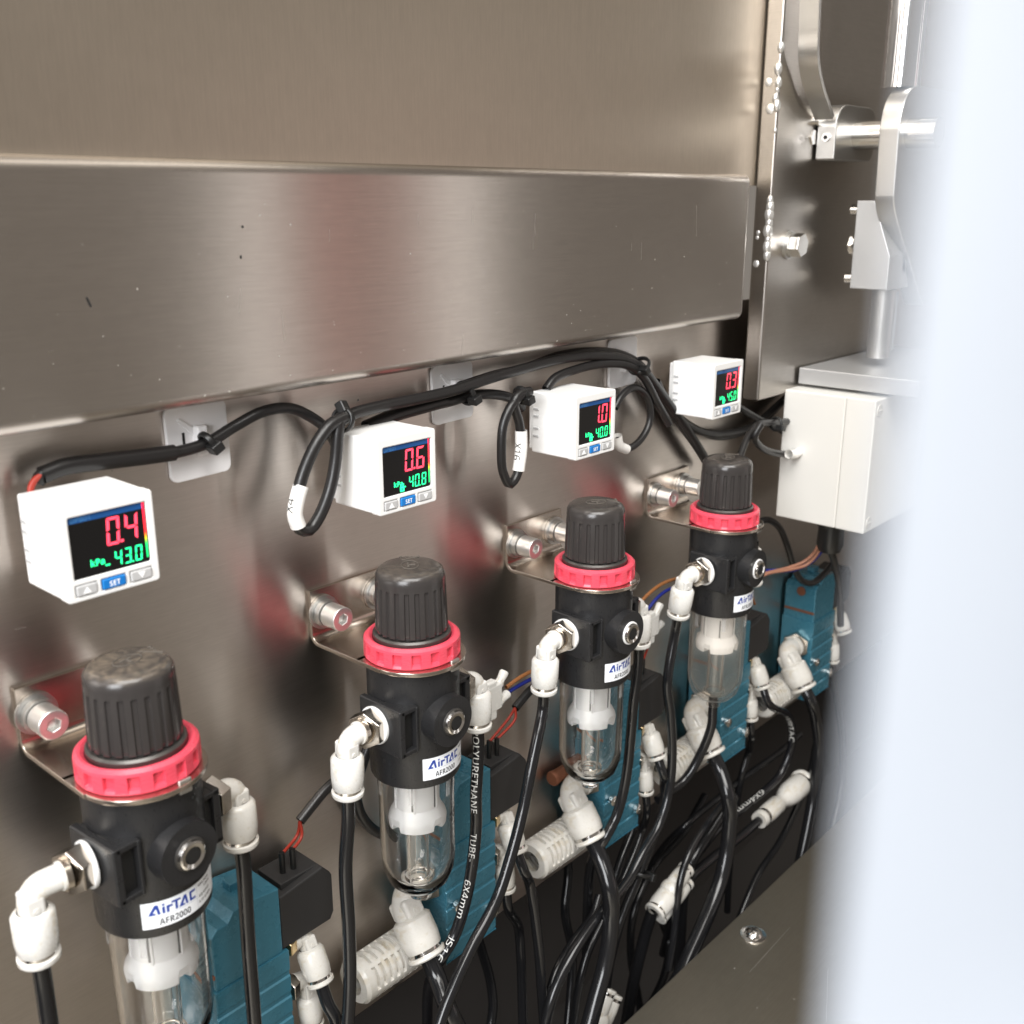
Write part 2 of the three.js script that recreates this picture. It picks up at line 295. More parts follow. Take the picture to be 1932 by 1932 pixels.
// ---------------------------------------------------------------- push-in fittings
function socketGeos(r, len) {                                    // hangs from the origin along -y
  return {
    white: [lathe([[r * 0.70, 0.6], [r * 0.86, 0], [r, -1.2], [r * 1.01, -len * 0.52], [r * 0.94, -len * 0.765], [r * 0.90, -len * 0.785], [r * 0.3, -len * 0.79]], 44)],
    ring: [lathe([[r * 0.60, -len * 0.775], [r * 0.87, -len * 0.78], [r * 0.87, -len * 0.875], [r * 0.6, -len * 0.88]], 44)],
    collar: [lathe([[r * 0.5, -len * 0.872], [r * 0.90, -len * 0.872], [r * 0.99, -len * 0.885], [r * 0.99, -len * 0.965], [r * 0.91, -len], [r * 0.52, -len], [r * 0.5, -len * 0.9]], 44)],
  };
}
function elbow(name, label, pos, { side, af, nutL, reach, drop, r, neck, len, tilt = 0, white = M.white, nut = M.nickel, seal = 0, cap = 0, yaw = 0 }, group) {
  const t = thing(name, label, 'hose fitting', pos, group), s = side;
  if (seal) part('seal_washer', mv(lathe([[seal * 0.5, 0], [seal, 0], [seal * 1.02, 0.7], [seal, 1.5], [seal * 0.5, 1.5]], 40), 0, 0, 0, 0, 0, -s * Math.PI / 2), M.ptfe, t);
  const x0 = seal ? 1.6 : 0;
  part('hex_nut', [mv(hexPrism(af, nutL, 0.6), s * (x0 + nutL / 2), 0, 0, 0.35, 0, Math.PI / 2), mv(cyl(af * 0.40, af * 0.40, 2, 28), s * (x0 + nutL + 0.6), 0, 0, 0, 0, Math.PI / 2)], nut, t);
  const dir = V(0, -Math.cos(tilt), Math.sin(tilt)), R = neck * 1.15, xs = x0 + nutL;
  const P = [V(s * xs, 0, 0), V(s * (reach - R), 0, 0)];
  for (let i = 1; i <= 6; i++) { const a = i / 6 * Math.PI / 2; P.push(V(s * (reach - R + R * Math.sin(a)), 0, 0).addScaledVector(dir, R * (1 - Math.cos(a)))); }
  P.push(V(s * reach, 0, 0).addScaledVector(dir, drop + 1));
  const cp = new THREE.CurvePath(); for (let i = 1; i < P.length; i++) cp.add(new THREE.LineCurve3(P[i - 1], P[i]));
  const so = socketGeos(r, len), turn = (g) => mv(g, s * reach, dir.y * drop, dir.z * drop, -tilt);
  const body = [new THREE.TubeGeometry(cp, 40, neck, 22), mv(cyl(neck * 1.13, neck * 1.13, 2.2, 32), s * (xs + 1.2), 0, 0, 0, 0, Math.PI / 2), ...so.white.map(turn)];
  body.push(turn(mv(rbox(neck * 1.5, drop * 0.9, neck * 2.04, neck * 0.3, 3), 0, drop * 0.40, 0)));
  body.push(turn(mv(cyl(neck * 0.22, neck * 0.22, neck * 2.2, 14), 0, drop * 0.25, 0, Math.PI / 2)));
  if (cap) body.push(turn(mv(rbox(neck * 1.25, cap, neck * 1.7, neck * 0.45, 3), 0, drop + cap * 0.4, 0)));
  part('elbow_body', body, white, t);
  part('metal_ring', so.ring.map(turn), M.chrome, t); part('release_collar', so.collar.map(turn), white, t);
  t.rotation.x = 0;
  t.userData.out = [V(s * reach, dir.y * (drop + len * 0.9), dir.z * (drop + len * 0.9)), dir];
  return t;
}
const outlet = (t) => { const [p, d] = t.userData.out.map((v) => v.clone().applyAxisAngle(V(0, 1, 0), t.rotation.y)); const w = p.add(t.position.clone().divideScalar(MM)); return [w, w.clone().addScaledVector(d, 12)]; };

// ---------------------------------------------------------------- filter regulators
const labelTex = canvasTex(1024, 256, (c, w, h) => {
  c.fillStyle = '#eef1f5'; c.fillRect(0, 0, w, h);
  c.strokeStyle = '#8d98ab'; c.lineWidth = 3; c.beginPath(); c.moveTo(0, 142); c.lineTo(590, 142); c.moveTo(590, 0); c.lineTo(590, h); c.stroke();
  c.save(); c.translate(62, 128); c.fillStyle = '#1c3d96';
  const poly = (...p) => { c.beginPath(); for (let i = 0; i < p.length; i += 2) c[i ? 'lineTo' : 'moveTo'](p[i], p[i + 1]); c.closePath(); c.fill(); };
  poly(0, 0, 68, -96, 100, -96, 122, 0, 94, 0, 82, -62, 46, -20, 70, -20, 76, 0);             // A
  poly(140, 0, 140, -66, 166, -66, 166, 0); poly(140, -76, 140, -94, 166, -94, 166, -76);       // i
  poly(182, 0, 182, -66, 244, -66, 244, -46, 208, -44, 208, 0);                                // r
  poly(236, -94, 330, -94, 330, -74, 296, -74, 296, 0, 270, 0, 270, -74, 236, -74);             // T
  poly(306, 0, 366, -96, 394, -96, 412, 0, 386, 0, 376, -62, 350, -18, 372, -18, 376, 0);       // A
  poly(430, 0, 430, -94, 506, -94, 506, -72, 456, -72, 456, -22, 506, -22, 506, 0);             // C
  c.restore();
  c.fillStyle = '#16181c'; c.font = '600 82px sans-serif'; c.fillText('AFR2000', 165, 232, 360);
  c.font = '600 38px sans-serif'; c.fillText('MAX.PRESS.', 612, 52, 240); c.fillText('1.0MPa', 700, 98, 150); c.fillText('ADJ.RANGE', 612, 158, 240); c.fillText('0.15~0.9MPa', 612, 216, 270);
});
const printTex = canvasTex(512, 512, (c, w, h) => {
  c.clearRect(0, 0, w, h); c.fillStyle = '#1a1a1a'; c.font = '600 42px sans-serif'; c.fillText('MAX PRESS 1.0MPa', 10, 46, 330); c.fillText('TEMP 5-60C', 10, 100, 220);
  for (let i = 0; i < 9; i++) c.fillRect(300, 30 + i * 52, i % 2 ? 90 : 170, 7);
  for (let i = 0; i < 6; i++) { c.fillRect(30, 150 + i * 52, 150 - (i % 3) * 30, 10); c.fillRect(30, 172 + i * 52, 110, 7); }
});
const labelMat = phys({ map: labelTex, roughness: 0.4 }), printMat = std({ map: printTex, transparent: true, roughness: 0.7 });
function arcPatch(r, a0, a1, y0, y1, n = 40) {                   // angles in degrees from +z towards +x
  return gridSurf(n, 1, (u, v) => { const a = (a0 + (a1 - a0) * u) * Math.PI / 180; return [r * Math.sin(a), y0 + (y1 - y0) * v, r * Math.cos(a)]; });
}
function fix(g, flip) { if (flip) { const i = g.index.array; for (let k = 0; k < i.length; k += 3) { const t = i[k]; i[k] = i[k + 1]; i[k + 1] = t; } } g.computeVertexNormals(); return g; }
const Y = {};
function makeRegulator(label) {
  const t = thing('filter_regulator', label, 'air regulator', [0, 0, 0], 'filter regulators in a row on the wall');
  // knob
  const prof = []; prof.push([0, 35.0], [9.5, 35.0], [12.4, 34.6], [14.0, 33.5], [14.9, 31.8], [15.1, 29.6], [15.12, 27.2], [15.2, 26.8], [15.8, 8.4], [15.7, 6.8], [14.6, 6.2], [10, 6.2]);
  const NF = 22, kg = gridSurf(NF * 12, prof.length - 1, (u, v) => {
    const k = Math.round(v * (prof.length - 1)), a = u * Math.PI * 2, [r0, y] = prof[k], ph = (u * NF) % 1, land = ph > 0.08 && ph < 0.66 ? 1 : 0;
    const r = r0 - (k >= 7 && k <= 9 ? (land ? 0 : 0.75) : 0); return [r * Math.sin(a), y, r * Math.cos(a)];
  });
  const knob = part('knob', toCreasedNormals(kg, 0.5), M.knob, t);
  const logo = new THREE.TorusGeometry(4.6, 0.22, 8, 40); logo.rotateX(Math.PI / 2); logo.scale(1.15, 1, 0.8);
  part('knob_emblem', [mv(logo, 0, 35.1, 0), mv(rbox(4.6, 0.5, 0.8, 0.1), 0, 35.1, -0.8), mv(rbox(0.8, 0.5, 3.4, 0.1), 0, 35.1, 0.6), mv(rbox(0.7, 0.5, 9, 0.1), 9, 34.9, 1, 0, 0.5), ...[0, 1, 2, 3].map((i) => mv(rbox(1.0, 0.5, 1.3, 0.1), 10.6 + i * 0.5, 34.6, 2.6 - i * 1.9, 0, 0.4))], M.dusty, knob);
  part('collar', lathe([[12, 6.2], [16.2, 6.0], [17.0, 5.2], [17.1, 3.2], [16.4, 2.2], [12, 2.2]], 64), M.washer, t);
  // castellated lock ring
  const NP = 16, ys = [[17.3, 3.4], [18.6, 4.4], [19.6, 4.5], [20.9, 3.4], [21.1, 2.3], [21.1, 2.2], [21.1, -2.4], [21.1, -2.9], [21.1, -4.0], [20.7, -4.6], [17.3, -4.6]];
  const steps = [0, 0.06, 0.10, 0.52, 0.56, 0.6, 0.8, 0.999], us = []; for (let i = 0; i < NP; i++) for (const s of steps) us.push((i + s) / NP); us.push(1);
  const rg = gridSurf(us.length - 1, ys.length - 1, (u, v) => {
    const uu = us[Math.round(u * (us.length - 1))], k = Math.round(v * (ys.length - 1)), a = uu * Math.PI * 2, ph = (uu * NP) % 1, pocket = ph > 0.08 && ph < 0.54;
    let [r, y] = ys[k]; if (pocket) { if (k === 5 || k === 6) r -= 1.5; if (k === 7) r -= 0.5; } return [r * Math.sin(a), y, r * Math.cos(a)];
  });
  part('lock_ring', toCreasedNormals(rg, 0.35), M.red, t);
  // body
  const body = part('body', [lathe([[15, -6.7], [19.6, -6.8], [20.3, -7.4], [20.4, -9.0], [20.4, -60.0], [19.8, -61.3], [17.4, -61.6], [15, -61.6]], 90), mv(cyl(11.4, 11.8, 12, 56), 0, -30.5, 18.6, Math.PI / 2)], M.bodyBlack, t);
  part('pin_hole', mv(cyl(1.1, 1.1, 0.8, 18), 20.4 * Math.sin(0.38), -14.5, 20.3 * Math.cos(0.38), Math.PI / 2, 0.38), M.dark, body);
  for (const s of [-1, 1]) {
    part('port_flange', [
      mv(rbox(3.2, 22, s < 0 ? 26 : 22, 0.7), s * (s < 0 ? 22 : 21.2), -31.2, s < 0 ? 4.0 : 2), mv(rbox(12, 21, s < 0 ? 22 : 18, 0.8), s * 14.6, -31.2, s < 0 ? 3 : 1.5), mv(rbox(9.2, 2.2, 8, 0.5), s * 18.0, -21.5, s < 0 ? 13.0 : 9), mv(rbox(9.2, 2.2, 8, 0.5), s * 18.0, -41.0, s < 0 ? 13.0 : 9), mv(rbox(1.4, 21, 8, 0.4), s * 14.0, -31.2, s < 0 ? 13.4 : 9)], M.bodyBlack, t);
    part('slot', mv(new THREE.BoxGeometry(5.4, 17.6, 0.6), s * 17.6, -31.2, s < 0 ? 14.2 : 10.4), M.dark, t);
  }
  const plug = part('gauge_plug', [mv(lathe([[3.2, 1.2], [4.6, 1.5], [5.2, 1.1], [5.5, 0], [5.5, -2]], 40), 0, -30.5, 25.4, Math.PI / 2)], M.chrome, t);
  part('thread_ring', mv(lathe([[5.4, 0.7], [6.1, 0.6], [6.2, 0], [5.2, 0]], 40), 0, -30.5, 24.6, Math.PI / 2), M.washer, t);
  part('hex_recess', [mv(hexPrism(5.4, 0.9, 0.05), 0, -30.5, 26.2, Math.PI / 2), mv(lathe([[3.0, 0], [4.3, 0], [4.3, 0.6]], 30), 0, -30.5, 26.0, Math.PI / 2)], M.dark, plug);
  part('rating_label', fix(arcPatch(20.52, -34, 66, -57.3, -46.9), false), labelMat, t);
  // bowl with filter inside
  const bowl = part('bowl', lathe([[15.7, -61.9], [17.6, -61.8], [17.7, -66], [17.4, -72], [17.3, -105], [16.6, -112], [14.4, -118.5], [10.5, -122.8], [6, -124.6], [4.4, -125], [4.4, -129.4], [3.4, -129.8], [0, -129.8], [0, -121.8], [5.4, -121.8], [5.6, -117.8], [6.8, -117.6], [7.0, -120.6], [9, -119.9], [12.6, -116.4], [14.9, -111], [15.6, -105], [15.7, -61.9]].reverse(), 80, 0.9), M.clear, t);
  part('scale_print', fix(arcPatch(17.42, 12, 72, -106, -80, 30), false), printMat, bowl);
  const ribs = [-50, 10, 70, 130, 190, 250].map((d) => { const a = d * Math.PI / 180; return mv(rbox(2.4, 9, 0.8, 0.3), 17.5 * Math.sin(a), -66.4, 17.5 * Math.cos(a), 0, a); });
  part('bowl_rib', ribs, M.tubeClear, bowl);
  const skirt = gridSurf(144, 5, (u, v) => { const k = Math.round(v * 5), pr = [[10.2, -79], [11.4, -80.6], [13.0, -83.4], [13.4, -85], [13.0, -88.4], [8, -88.6]][k], a = u * Math.PI * 2, p = (u * 4 + 0.1) % 1; let [r, y] = pr; if (p < 0.22 && k >= 3) y += 2.6; return [r * Math.sin(a), y, r * Math.cos(a)]; });
  const fil = part('strainer', [lathe([[6, -62.2], [11.6, -62.4], [11.6, -64.4], [10.4, -65.0], [10.2, -80], [6, -80]], 56), toCreasedNormals(skirt, 0.6), ...[0, 60, 120, 180, 240, 300].map((d) => { const a = (d + 12) * Math.PI / 180; return mv(rbox(1.0, 14, 1.2, 0.3), 10.3 * Math.sin(a), -72.4, 10.3 * Math.cos(a), 0, a); })], M.ptfe, t);
  part('slit', [20, 80, 140, 200, 260, 320].map((d) => { const a = (d - 14) * Math.PI / 180; return mv(new THREE.BoxGeometry(0.8, 11.5, 0.4), 10.25 * Math.sin(a), -72.5, 10.25 * Math.cos(a), 0, a); }), M.gap, fil);
  part('centre_tube', lathe([[5.2, -89], [4.2, -89], [4.2, -118.4], [5.0, -118], [5.2, -89]], 40), M.clear, t);
  return t;
}
const regLabels = ['nearest black air regulator under the nearest pressure gauge', 'black air regulator second from the lens, under the second gauge', 'black air regulator third from the lens, under the third gauge', 'farthest black air regulator, with a cloudy bowl, beside the cream junction box'];
const REGX = [0, 130, 260, 390], reg0 = makeRegulator(regLabels[0]), regs = [reg0];
for (let i = 1; i < 4; i++) regs.push(copyOf(reg0, regLabels[i], [REGX[i], 0, 0]));
const YAW = [0.09, 0, -0.03, 0.03], EYAW = [-0.06, 0, 0, -0.22]; regs.forEach((r, i) => { r.rotation.y = YAW[i]; }); regs.forEach((r, i) => { const l = r.children.find((c) => c.name === 'rating_label'); l.rotation.y = [-0.2, 0, 0.03, -0.04][i]; });
regs[3].traverse((o) => { if (o.name === 'bowl') o.material = M.cloudy; });
for (const k of [2, 3]) regs[k].traverse((o) => { if (o.name === 'thread_ring') o.material = M.ptfe; });
reg0.traverse((o) => { if (o.name === 'knob_emblem') o.material = M.dusty; });
regs.forEach((r, i) => { const k = r.children.find((c) => c.name === 'knob'); k.rotation.y = [0.1, 0.9, -0.5, 0.35][i]; k.material = M.knob.clone(); k.material.color = lin(1, 1, 1); k.material.map = knobTex([1.2, 0.6, 0.3, 0.35][i]); });

// ---------------------------------------------------------------- L brackets with socket screws
function makeBracket(label) {
  const t = thing('mounting_bracket', label, 'bracket', [0, 0, 0], 'steel L brackets holding the regulators');
  const s = new THREE.Shape(); s.moveTo(-43, 18.5); s.lineTo(-43, -1); s.absarc(-37.4, -1, 5.6, Math.PI, Math.PI * 1.5, false); s.lineTo(-10, -6.6); s.lineTo(-10, -4.8); s.lineTo(-37.2, -4.8); s.absarc(-37.2, -1.0, 3.8, Math.PI * 1.5, Math.PI, true); s.lineTo(-41, 18.5); s.closePath();
  const L = new THREE.ExtrudeGeometry(s, { depth: 44.6, bevelEnabled: true, bevelSize: 0.25, bevelThickness: 0.25, bevelOffset: -0.25, bevelSegments: 2, curveSegments: 12 }); L.rotateY(-Math.PI / 2); L.translate(22.3, 0, 0);
  const f = new THREE.Shape(); f.moveTo(-22.5, 12); f.lineTo(-22.5, -4); f.absarc(0, -2, 22.0, Math.PI + 0.1, -0.1, false); f.lineTo(22.5, 12); f.closePath();
  const hole = new THREE.Path(); hole.absarc(0, 0, 17.4, 0, Math.PI * 2, true); f.holes.push(hole);
  const S = new THREE.ExtrudeGeometry(f, { depth: 1.3, bevelSize: 0.25, bevelThickness: 0.25, bevelOffset: -0.25, bevelSegments: 2, curveSegments: 48 }); S.rotateX(-Math.PI / 2); S.translate(0, -6.35, 0);
  const g = part('bracket_plate', [boxUV(L.toNonIndexed()), boxUV(S.toNonIndexed())], M.bracket, t); g.geometry = uvMetric(g.geometry);
  part('locating_tab', mv(rbox(5, 5.4, 1.6, 0.6), 4.6, -6.4, 21.4), M.satin, t);
  for (const x of [-16.2, 15.5]) {
    const hs = new THREE.Shape(); hs.absarc(0, 0, 5.1, 0, Math.PI * 2, false); const hh = new THREE.Path(); for (let k = 0; k < 6; k++) hh[k ? 'lineTo' : 'moveTo'](3.0 * Math.cos(k * Math.PI / 3 + 0.3), 3.0 * Math.sin(k * Math.PI / 3 + 0.3)); hh.closePath(); hs.holes.push(hh);
    const hg = new THREE.ExtrudeGeometry(hs, { depth: 3, bevelThickness: 0.5, bevelSize: 0.4, bevelSegments: 3, curveSegments: 40 }); hg.translate(x, 7.6, -30);
    const sc = part('cap_screw', [boxUV(hg), mv(cyl(5.5, 5.5, 5.6, 44), x, 7.6, -32.7, Math.PI / 2)], M.screw, t);
    part('hex_socket', mv(cyl(3.1, 3.1, 0.4, 6), x, 7.6, -29.4, Math.PI / 2), M.satin, sc);
    const w = part('washer', [mv(cyl(7.8, 7.8, 1.3, 36), x, 7.6, -40.2, Math.PI / 2), mv(cyl(6.2, 6.2, 1.6, 36), x, 7.6, -38.6, Math.PI / 2), mv(cyl(6.5, 6.5, 1.4, 36), x, 7.6, -36.8, Math.PI / 2), mv(cyl(4.6, 4.6, 4, 36), x, 7.6, -36, Math.PI / 2)], M.satin, t);
  }
  return t;
}
const brLabels = ['steel L bracket holding the nearest regulator', 'steel L bracket holding the regulator under the second gauge', 'steel L bracket holding the regulator under the third gauge', 'steel L bracket holding the farthest regulator, beside the junction box'];
const br0 = makeBracket(brLabels[0]);
for (let i = 1; i < 4; i++) copyOf(br0, brLabels[i], [REGX[i], 0, 0]);

// elbows on the regulators
const names4 = ['nearest regulator', 'second regulator', 'third regulator', 'farthest regulator'];
const inlet = [], exit = [];
const small = { af: 14.5, nutL: 6.2, reach: 16, drop: 8, r: 7, neck: 4.5, len: 19, seal: 8.4 };
regs.forEach((rg, i) => {
  const put = (side, o, label) => { const p = V(side * 23.6, -30.8, 1.5).applyAxisAngle(V(0, 1, 0), YAW[i]), e = elbow('elbow_fitting', label, [REGX[i] + p.x, p.y, p.z], { ...small, ...o, side }, 'elbow fittings on the regulators'); e.rotation.y = side < 0 ? EYAW[i] : YAW[i]; return e; };
  inlet.push(put(-1, { tilt: [0.0, -0.04, -0.05, -0.16][i], reach: [20, 16, 16, 16][i] }, 'white elbow fitting with hex nut on the left port of the ' + names4[i]));
  exit.push(put(1, { seal: 0, reach: 14.6, drop: 7, tilt: 0.03, white: i ? M.white : M.whiteAged }, 'white elbow fitting on the right port of the ' + names4[i]));
});

// ---------------------------------------------------------------- pressure gauges with lit screens
const SEG = { 0: 'abcdef', 1: 'bc', 2: 'abged', 3: 'abgcd', 4: 'fgbc', 5: 'afgcd', 6: 'afgedc', 8: 'abcdefg' };
function seven(c, ch, x, y, w, h, t) {                           // top-left corner, slightly slanted digits
  const on = SEG[ch], P = (...p) => { c.beginPath(); for (let i = 0; i < p.length; i += 2) c[i ? 'lineTo' : 'moveTo'](x + p[i] - (p[i + 1] - h) * 0.06, y + p[i + 1]); c.closePath(); c.fill(); }, g = t * 0.16, m = h / 2;
  if (on.includes('a')) P(g, 0, w - g, 0, w - t - g, t, t + g, t); if (on.includes('d')) P(t + g, h - t, w - t - g, h - t, w - g, h, g, h);
  if (on.includes('g')) P(t * 0.6, m, t * 1.1, m - t / 2, w - t * 1.1, m - t / 2, w - t * 0.6, m, w - t * 1.1, m + t / 2, t * 1.1, m + t / 2);
  if (on.includes('f')) P(0, g, t, t + g, t, m - t / 2 - g, 0, m - g); if (on.includes('b')) P(w, g, w, m - g, w - t, m - t / 2 - g, w - t, t + g);
  if (on.includes('e')) P(0, m + g, t, m + t / 2 + g, t, h - t - g, 0, h - g); if (on.includes('c')) P(w, m + g, w, h - g, w - t, h - t - g, w - t, m + t / 2 + g);
}
function screenDraw(top, low, lock, glow) {
  return (c, w, h) => {
    c.fillStyle = glow ? '#000' : '#08080a'; c.fillRect(0, 0, w, h);
    if (!glow) {
      c.fillStyle = '#16508f'; c.fillRect(0, 0, w * 0.955, h * 0.125); c.strokeStyle = '#4f86b8'; c.fillStyle = '#4f86b8'; c.font = '44px sans-serif'; c.fillText('DPB01', 26, 50);
    }
    c.save(); c.fillStyle = glow ? '#ff2c48' : '#ff5a70';
    const H = 190, W = 84, T = 19; let x = w * 0.855;
    for (const ch of [...top].reverse()) { if (ch === '.') { c.fillRect(x - 8, 62 + H - T, T, T); x -= 14; } else { const ww = ch === '1' ? W * 0.55 : W; x -= ww; seven(c, ch, ch === '1' ? x - W * 0.45 : x, 66, W, H, T); x -= 20; } }
    c.fillStyle = glow ? '#00ff86' : '#3dffb0'; x = w * 0.885; const h2 = 108, w2 = 46, t2 = 10.5, y2 = 300;
    for (const ch of [...low].reverse()) { if (ch === '.') { c.fillRect(x - 6, y2 + h2 - t2, t2, t2); x -= 10; } else { x -= w2; seven(c, ch, x, y2, w2, h2, t2); x -= 16; } }
    c.font = 'bold 62px sans-serif'; c.fillText('kPa', w * 0.23, y2 + 70, 96);
    c.fillRect(w * 0.415, y2 + 78, 30, 10);
    if (lock) { c.fillRect(w * 0.355, y2 + 74, 44, 46); c.lineWidth = 8; c.strokeStyle = c.fillStyle; c.strokeRect(w * 0.365, y2 + 54, 32, 30); c.clearRect(w * 0.355 + 16, y2 + 90, 10, 18); }
    const gr = c.createLinearGradient(0, 20, 0, h * 0.86); gr.addColorStop(0, '#ff2040'); gr.addColorStop(0.55, '#ff2a30'); gr.addColorStop(0.68, '#d8c020'); gr.addColorStop(0.8, '#20e070'); gr.addColorStop(1, '#10c060');
    c.fillStyle = gr; c.fillRect(w * 0.945, 14, 12, h * 0.88); c.restore();
  };
}
const setTex = canvasTex(256, 96, (c, w, h) => { c.fillStyle = '#0f74c4'; c.fillRect(0, 0, w, h); c.fillStyle = '#fff'; c.font = 'bold 84px sans-serif'; c.textAlign = 'center'; c.fillText('SET', w / 2, 79); });
const setMat = phys({ map: setTex, roughness: 0.35 });
const G = {
  housing: [rbox(33, 32.4, 27.6, 1.3, 4)], bezel: null,
};
function quad(w, h, x, y, z) { const g = new THREE.PlaneGeometry(w, h); g.translate(x, y, z); return g; }
function makeGauge(label, pos, top, low, lock, yaw) {
  const t = thing('pressure_gauge', label, 'pressure gauge', pos, 'white digital pressure gauges on the wall');
  // local origin: centre of the front face
  part('housing', [mv(rbox(32.6, 32.0, 25, 1.0, 3), 0, 0, -16.8), mv(rbox(30.5, 29.5, 4, 1), 0, 0, -30)], M.caseWhite, t);
  const bz = new THREE.Shape(), W = 16.6, H = 16.3, R = 1.6; bz.moveTo(-W + R, -H); bz.lineTo(W - R, -H); bz.quadraticCurveTo(W, -H, W, -H + R); bz.lineTo(W, H - R); bz.quadraticCurveTo(W, H, W - R, H); bz.lineTo(-W + R, H); bz.quadraticCurveTo(-W, H, -W, H - R); bz.lineTo(-W, -H + R); bz.quadraticCurveTo(-W, -H, -W + R, -H);
  const cut = (x0, y0, x1, y1, r = 0.6) => { const p = new THREE.Path(); p.moveTo(x0 + r, y0); p.lineTo(x1 - r, y0); p.quadraticCurveTo(x1, y0, x1, y0 + r); p.lineTo(x1, y1 - r); p.quadraticCurveTo(x1, y1, x1 - r, y1); p.lineTo(x0 + r, y1); p.quadraticCurveTo(x0, y1, x0, y1 - r); p.lineTo(x0, y0 + r); p.quadraticCurveTo(x0, y0, x0 + r, y0); bz.holes.push(p); };
  cut(-13.4, -8.9, 14.0, 12.4, 0.8);
  const bx = [[-13.6, -6.0], [-4.6, 4.2], [5.6, 13.8]]; for (const [a, b] of bx) cut(a, -14.6, b, -10.6, 0.4);
  const bg = new THREE.ExtrudeGeometry(bz, { depth: 4, bevelThickness: 0.5, bevelSize: 0.5, bevelOffset: -0.5, bevelSegments: 3 }); bg.translate(0, 0, -4.5);
  part('bezel', boxUV(bg), M.caseWhite, t);
  part('recess', mv(new THREE.BoxGeometry(30, 29, 0.6), 0, 0, -3), M.gap, t);
  const map = canvasTex(512, 440, screenDraw(top, low, lock, false)), glow = canvasTex(512, 440, screenDraw(top, low, lock, true));
  const sm = phys({ map, emissiveMap: glow, emissive: new THREE.Color(1, 1, 1), emissiveIntensity: 1.5, roughness: 0.1, clearcoat: 0.5, clearcoatRoughness: 0.05 });
  part('screen', quad(28.2, 22.1, 0.3, 1.75, -0.9), sm, t);
  bx.forEach(([a, b], i) => {
    const w = b - a - 0.5, c = (a + b) / 2, bt = part(i === 1 ? 'set_button' : 'arrow_button', mv(rbox(w, 3.6, 2.4, 0.5, 3), c, -12.6, -0.75), i === 1 ? std({ color: lin(0.015, 0.19, 0.53), roughness: 0.35 }) : M.button, t);
    if (i === 1) part('button_text', quad(w - 0.9, 2.9, c, -12.6, 0.49), setMat, bt);
    else part('arrow_mark', mv(prism(i ? [[-1.4, 1.1], [1.4, 1.1], [0, -1.1]] : [[-1.4, -1.1], [1.4, -1.1], [0, 1.1]], 0.2, 0), c, -12.6, 0.38), M.legend, bt);
  });
  for (const y of [7, 3.4, -3, -7]) part('side_clip', mv(rbox(0.8, 1.2, 3.6, 0.3), -16.4, y, -26), M.button, t);
  part('mounting_stud', [mv(cyl(2.6, 2.6, 9, 20), 4, 4, -34, Math.PI / 2), mv(cyl(4.6, 4.6, 3, 24), 0, -6, -33, Math.PI / 2)], M.nickel, t);
  t.rotation.y = yaw;
  return t;
}
const GZ = -4.5;
makeGauge('nearest white digital pressure gauge, its red figures reading 0.4', [1.0, 74.6, GZ], '0.4', '43.0', false, 0);
makeGauge('second white digital pressure gauge, its red figures reading 0.6', [134.4, 74.4, GZ], '0.6', '40.8', true, 0);
makeGauge('third white digital pressure gauge, its red figures reading 1.0', [264.2, 74.3, GZ], '1.0', '40.0', true, 0);
makeGauge('farthest white digital pressure gauge, its red figures reading 0.3', [393.0, 75.4, GZ], '0.3', '45.0', true, 0);

// ---------------------------------------------------------------- solenoid valves
const VX = [29, 162, 295, 428, 561];
function makeValve(label) {
  const t = thing('solenoid_valve', label, 'solenoid valve', [0, 0, 0], 'blue solenoid valves behind the regulators');
  const p = [[-42, -130], [-15.2, -130]]; let y = -132.5;
  while (y > -196) { p.push([-15.0, y], [-15.1, y - 7.6], [-15.75, y - 8.4], [-15.8, y - 10.4]); y -= 11.0; }
  p.push([-15.2, -197], [-42, -197]);
  const g = prism(p.map(([z, yy]) => [-z, yy]).reverse(), 37, 0.35); g.rotateY(Math.PI / 2);
  part('valve_body', g, M.blue, t);
  const c = prism([[1, -130], [1, -104], [4, -101], [9, -101], [12, -97], [20, -96], [34.5, -98], [34.5, -130]], 25.5, 0.5); 
  const cap = part('end_cap', [mv(c, 0, 0, -41.5), mv(rbox(8, 5, 6, 0.6), 22, -95, -30)], M.blue, t);
  part('manual_button', mv(cyl(3.6, 3.6, 1.2, 28), 0.9, -107, -28, 0, 0, Math.PI / 2), M.copper, cap);
  part('seam_band', mv(rbox(1, 2.0, 25, 0.3), 0.9, -123, -28.6), M.copper, cap);
  const k = prism([[34.8, -129], [34.8, -103], [58, -99.5], [62, -104], [63, -106], [63, -125], [61, -128.5]], 22, 0.7);
  const coil = part('coil', [mv(k, 0, 0, -38), mv(rbox(20, 3, 17, 0.6), 48, -101, -28)], M.coil, t);
  part('coil_screw', mv(cyl(2, 2, 2, 16), 63.4, -109, -24, 0, 0, Math.PI / 2), M.bright, coil);
  for (const [x, yy] of [[8.5, -164.5], [35, -183]]) part('mounting_screw', [mv(lathe([[0.1, 3], [2.4, 3], [3.2, 2.5], [3.3, 0], [2, 0]], 28), x - 1.5, yy, -14.8, Math.PI / 2), mv(cyl(1.4, 1.4, 0.4, 6), x - 1.5, yy, -11.7, Math.PI / 2)], M.bright, t);
  return t;
}
const vLabels = ['blue solenoid valve beside the nearest regulator, cut off by the lower edge', 'blue solenoid valve beside the regulator under the second gauge', 'blue solenoid valve beside the regulator under the third gauge', 'blue solenoid valve beside the farthest regulator with the cloudy bowl', 'blue solenoid valve farthest right, below the junction box'];
const v0 = makeValve(vLabels[0]); v0.position.x = VX[0] * MM;
for (let i = 1; i < 5; i++) copyOf(v0, vLabels[i], [VX[i], 0, 0]);

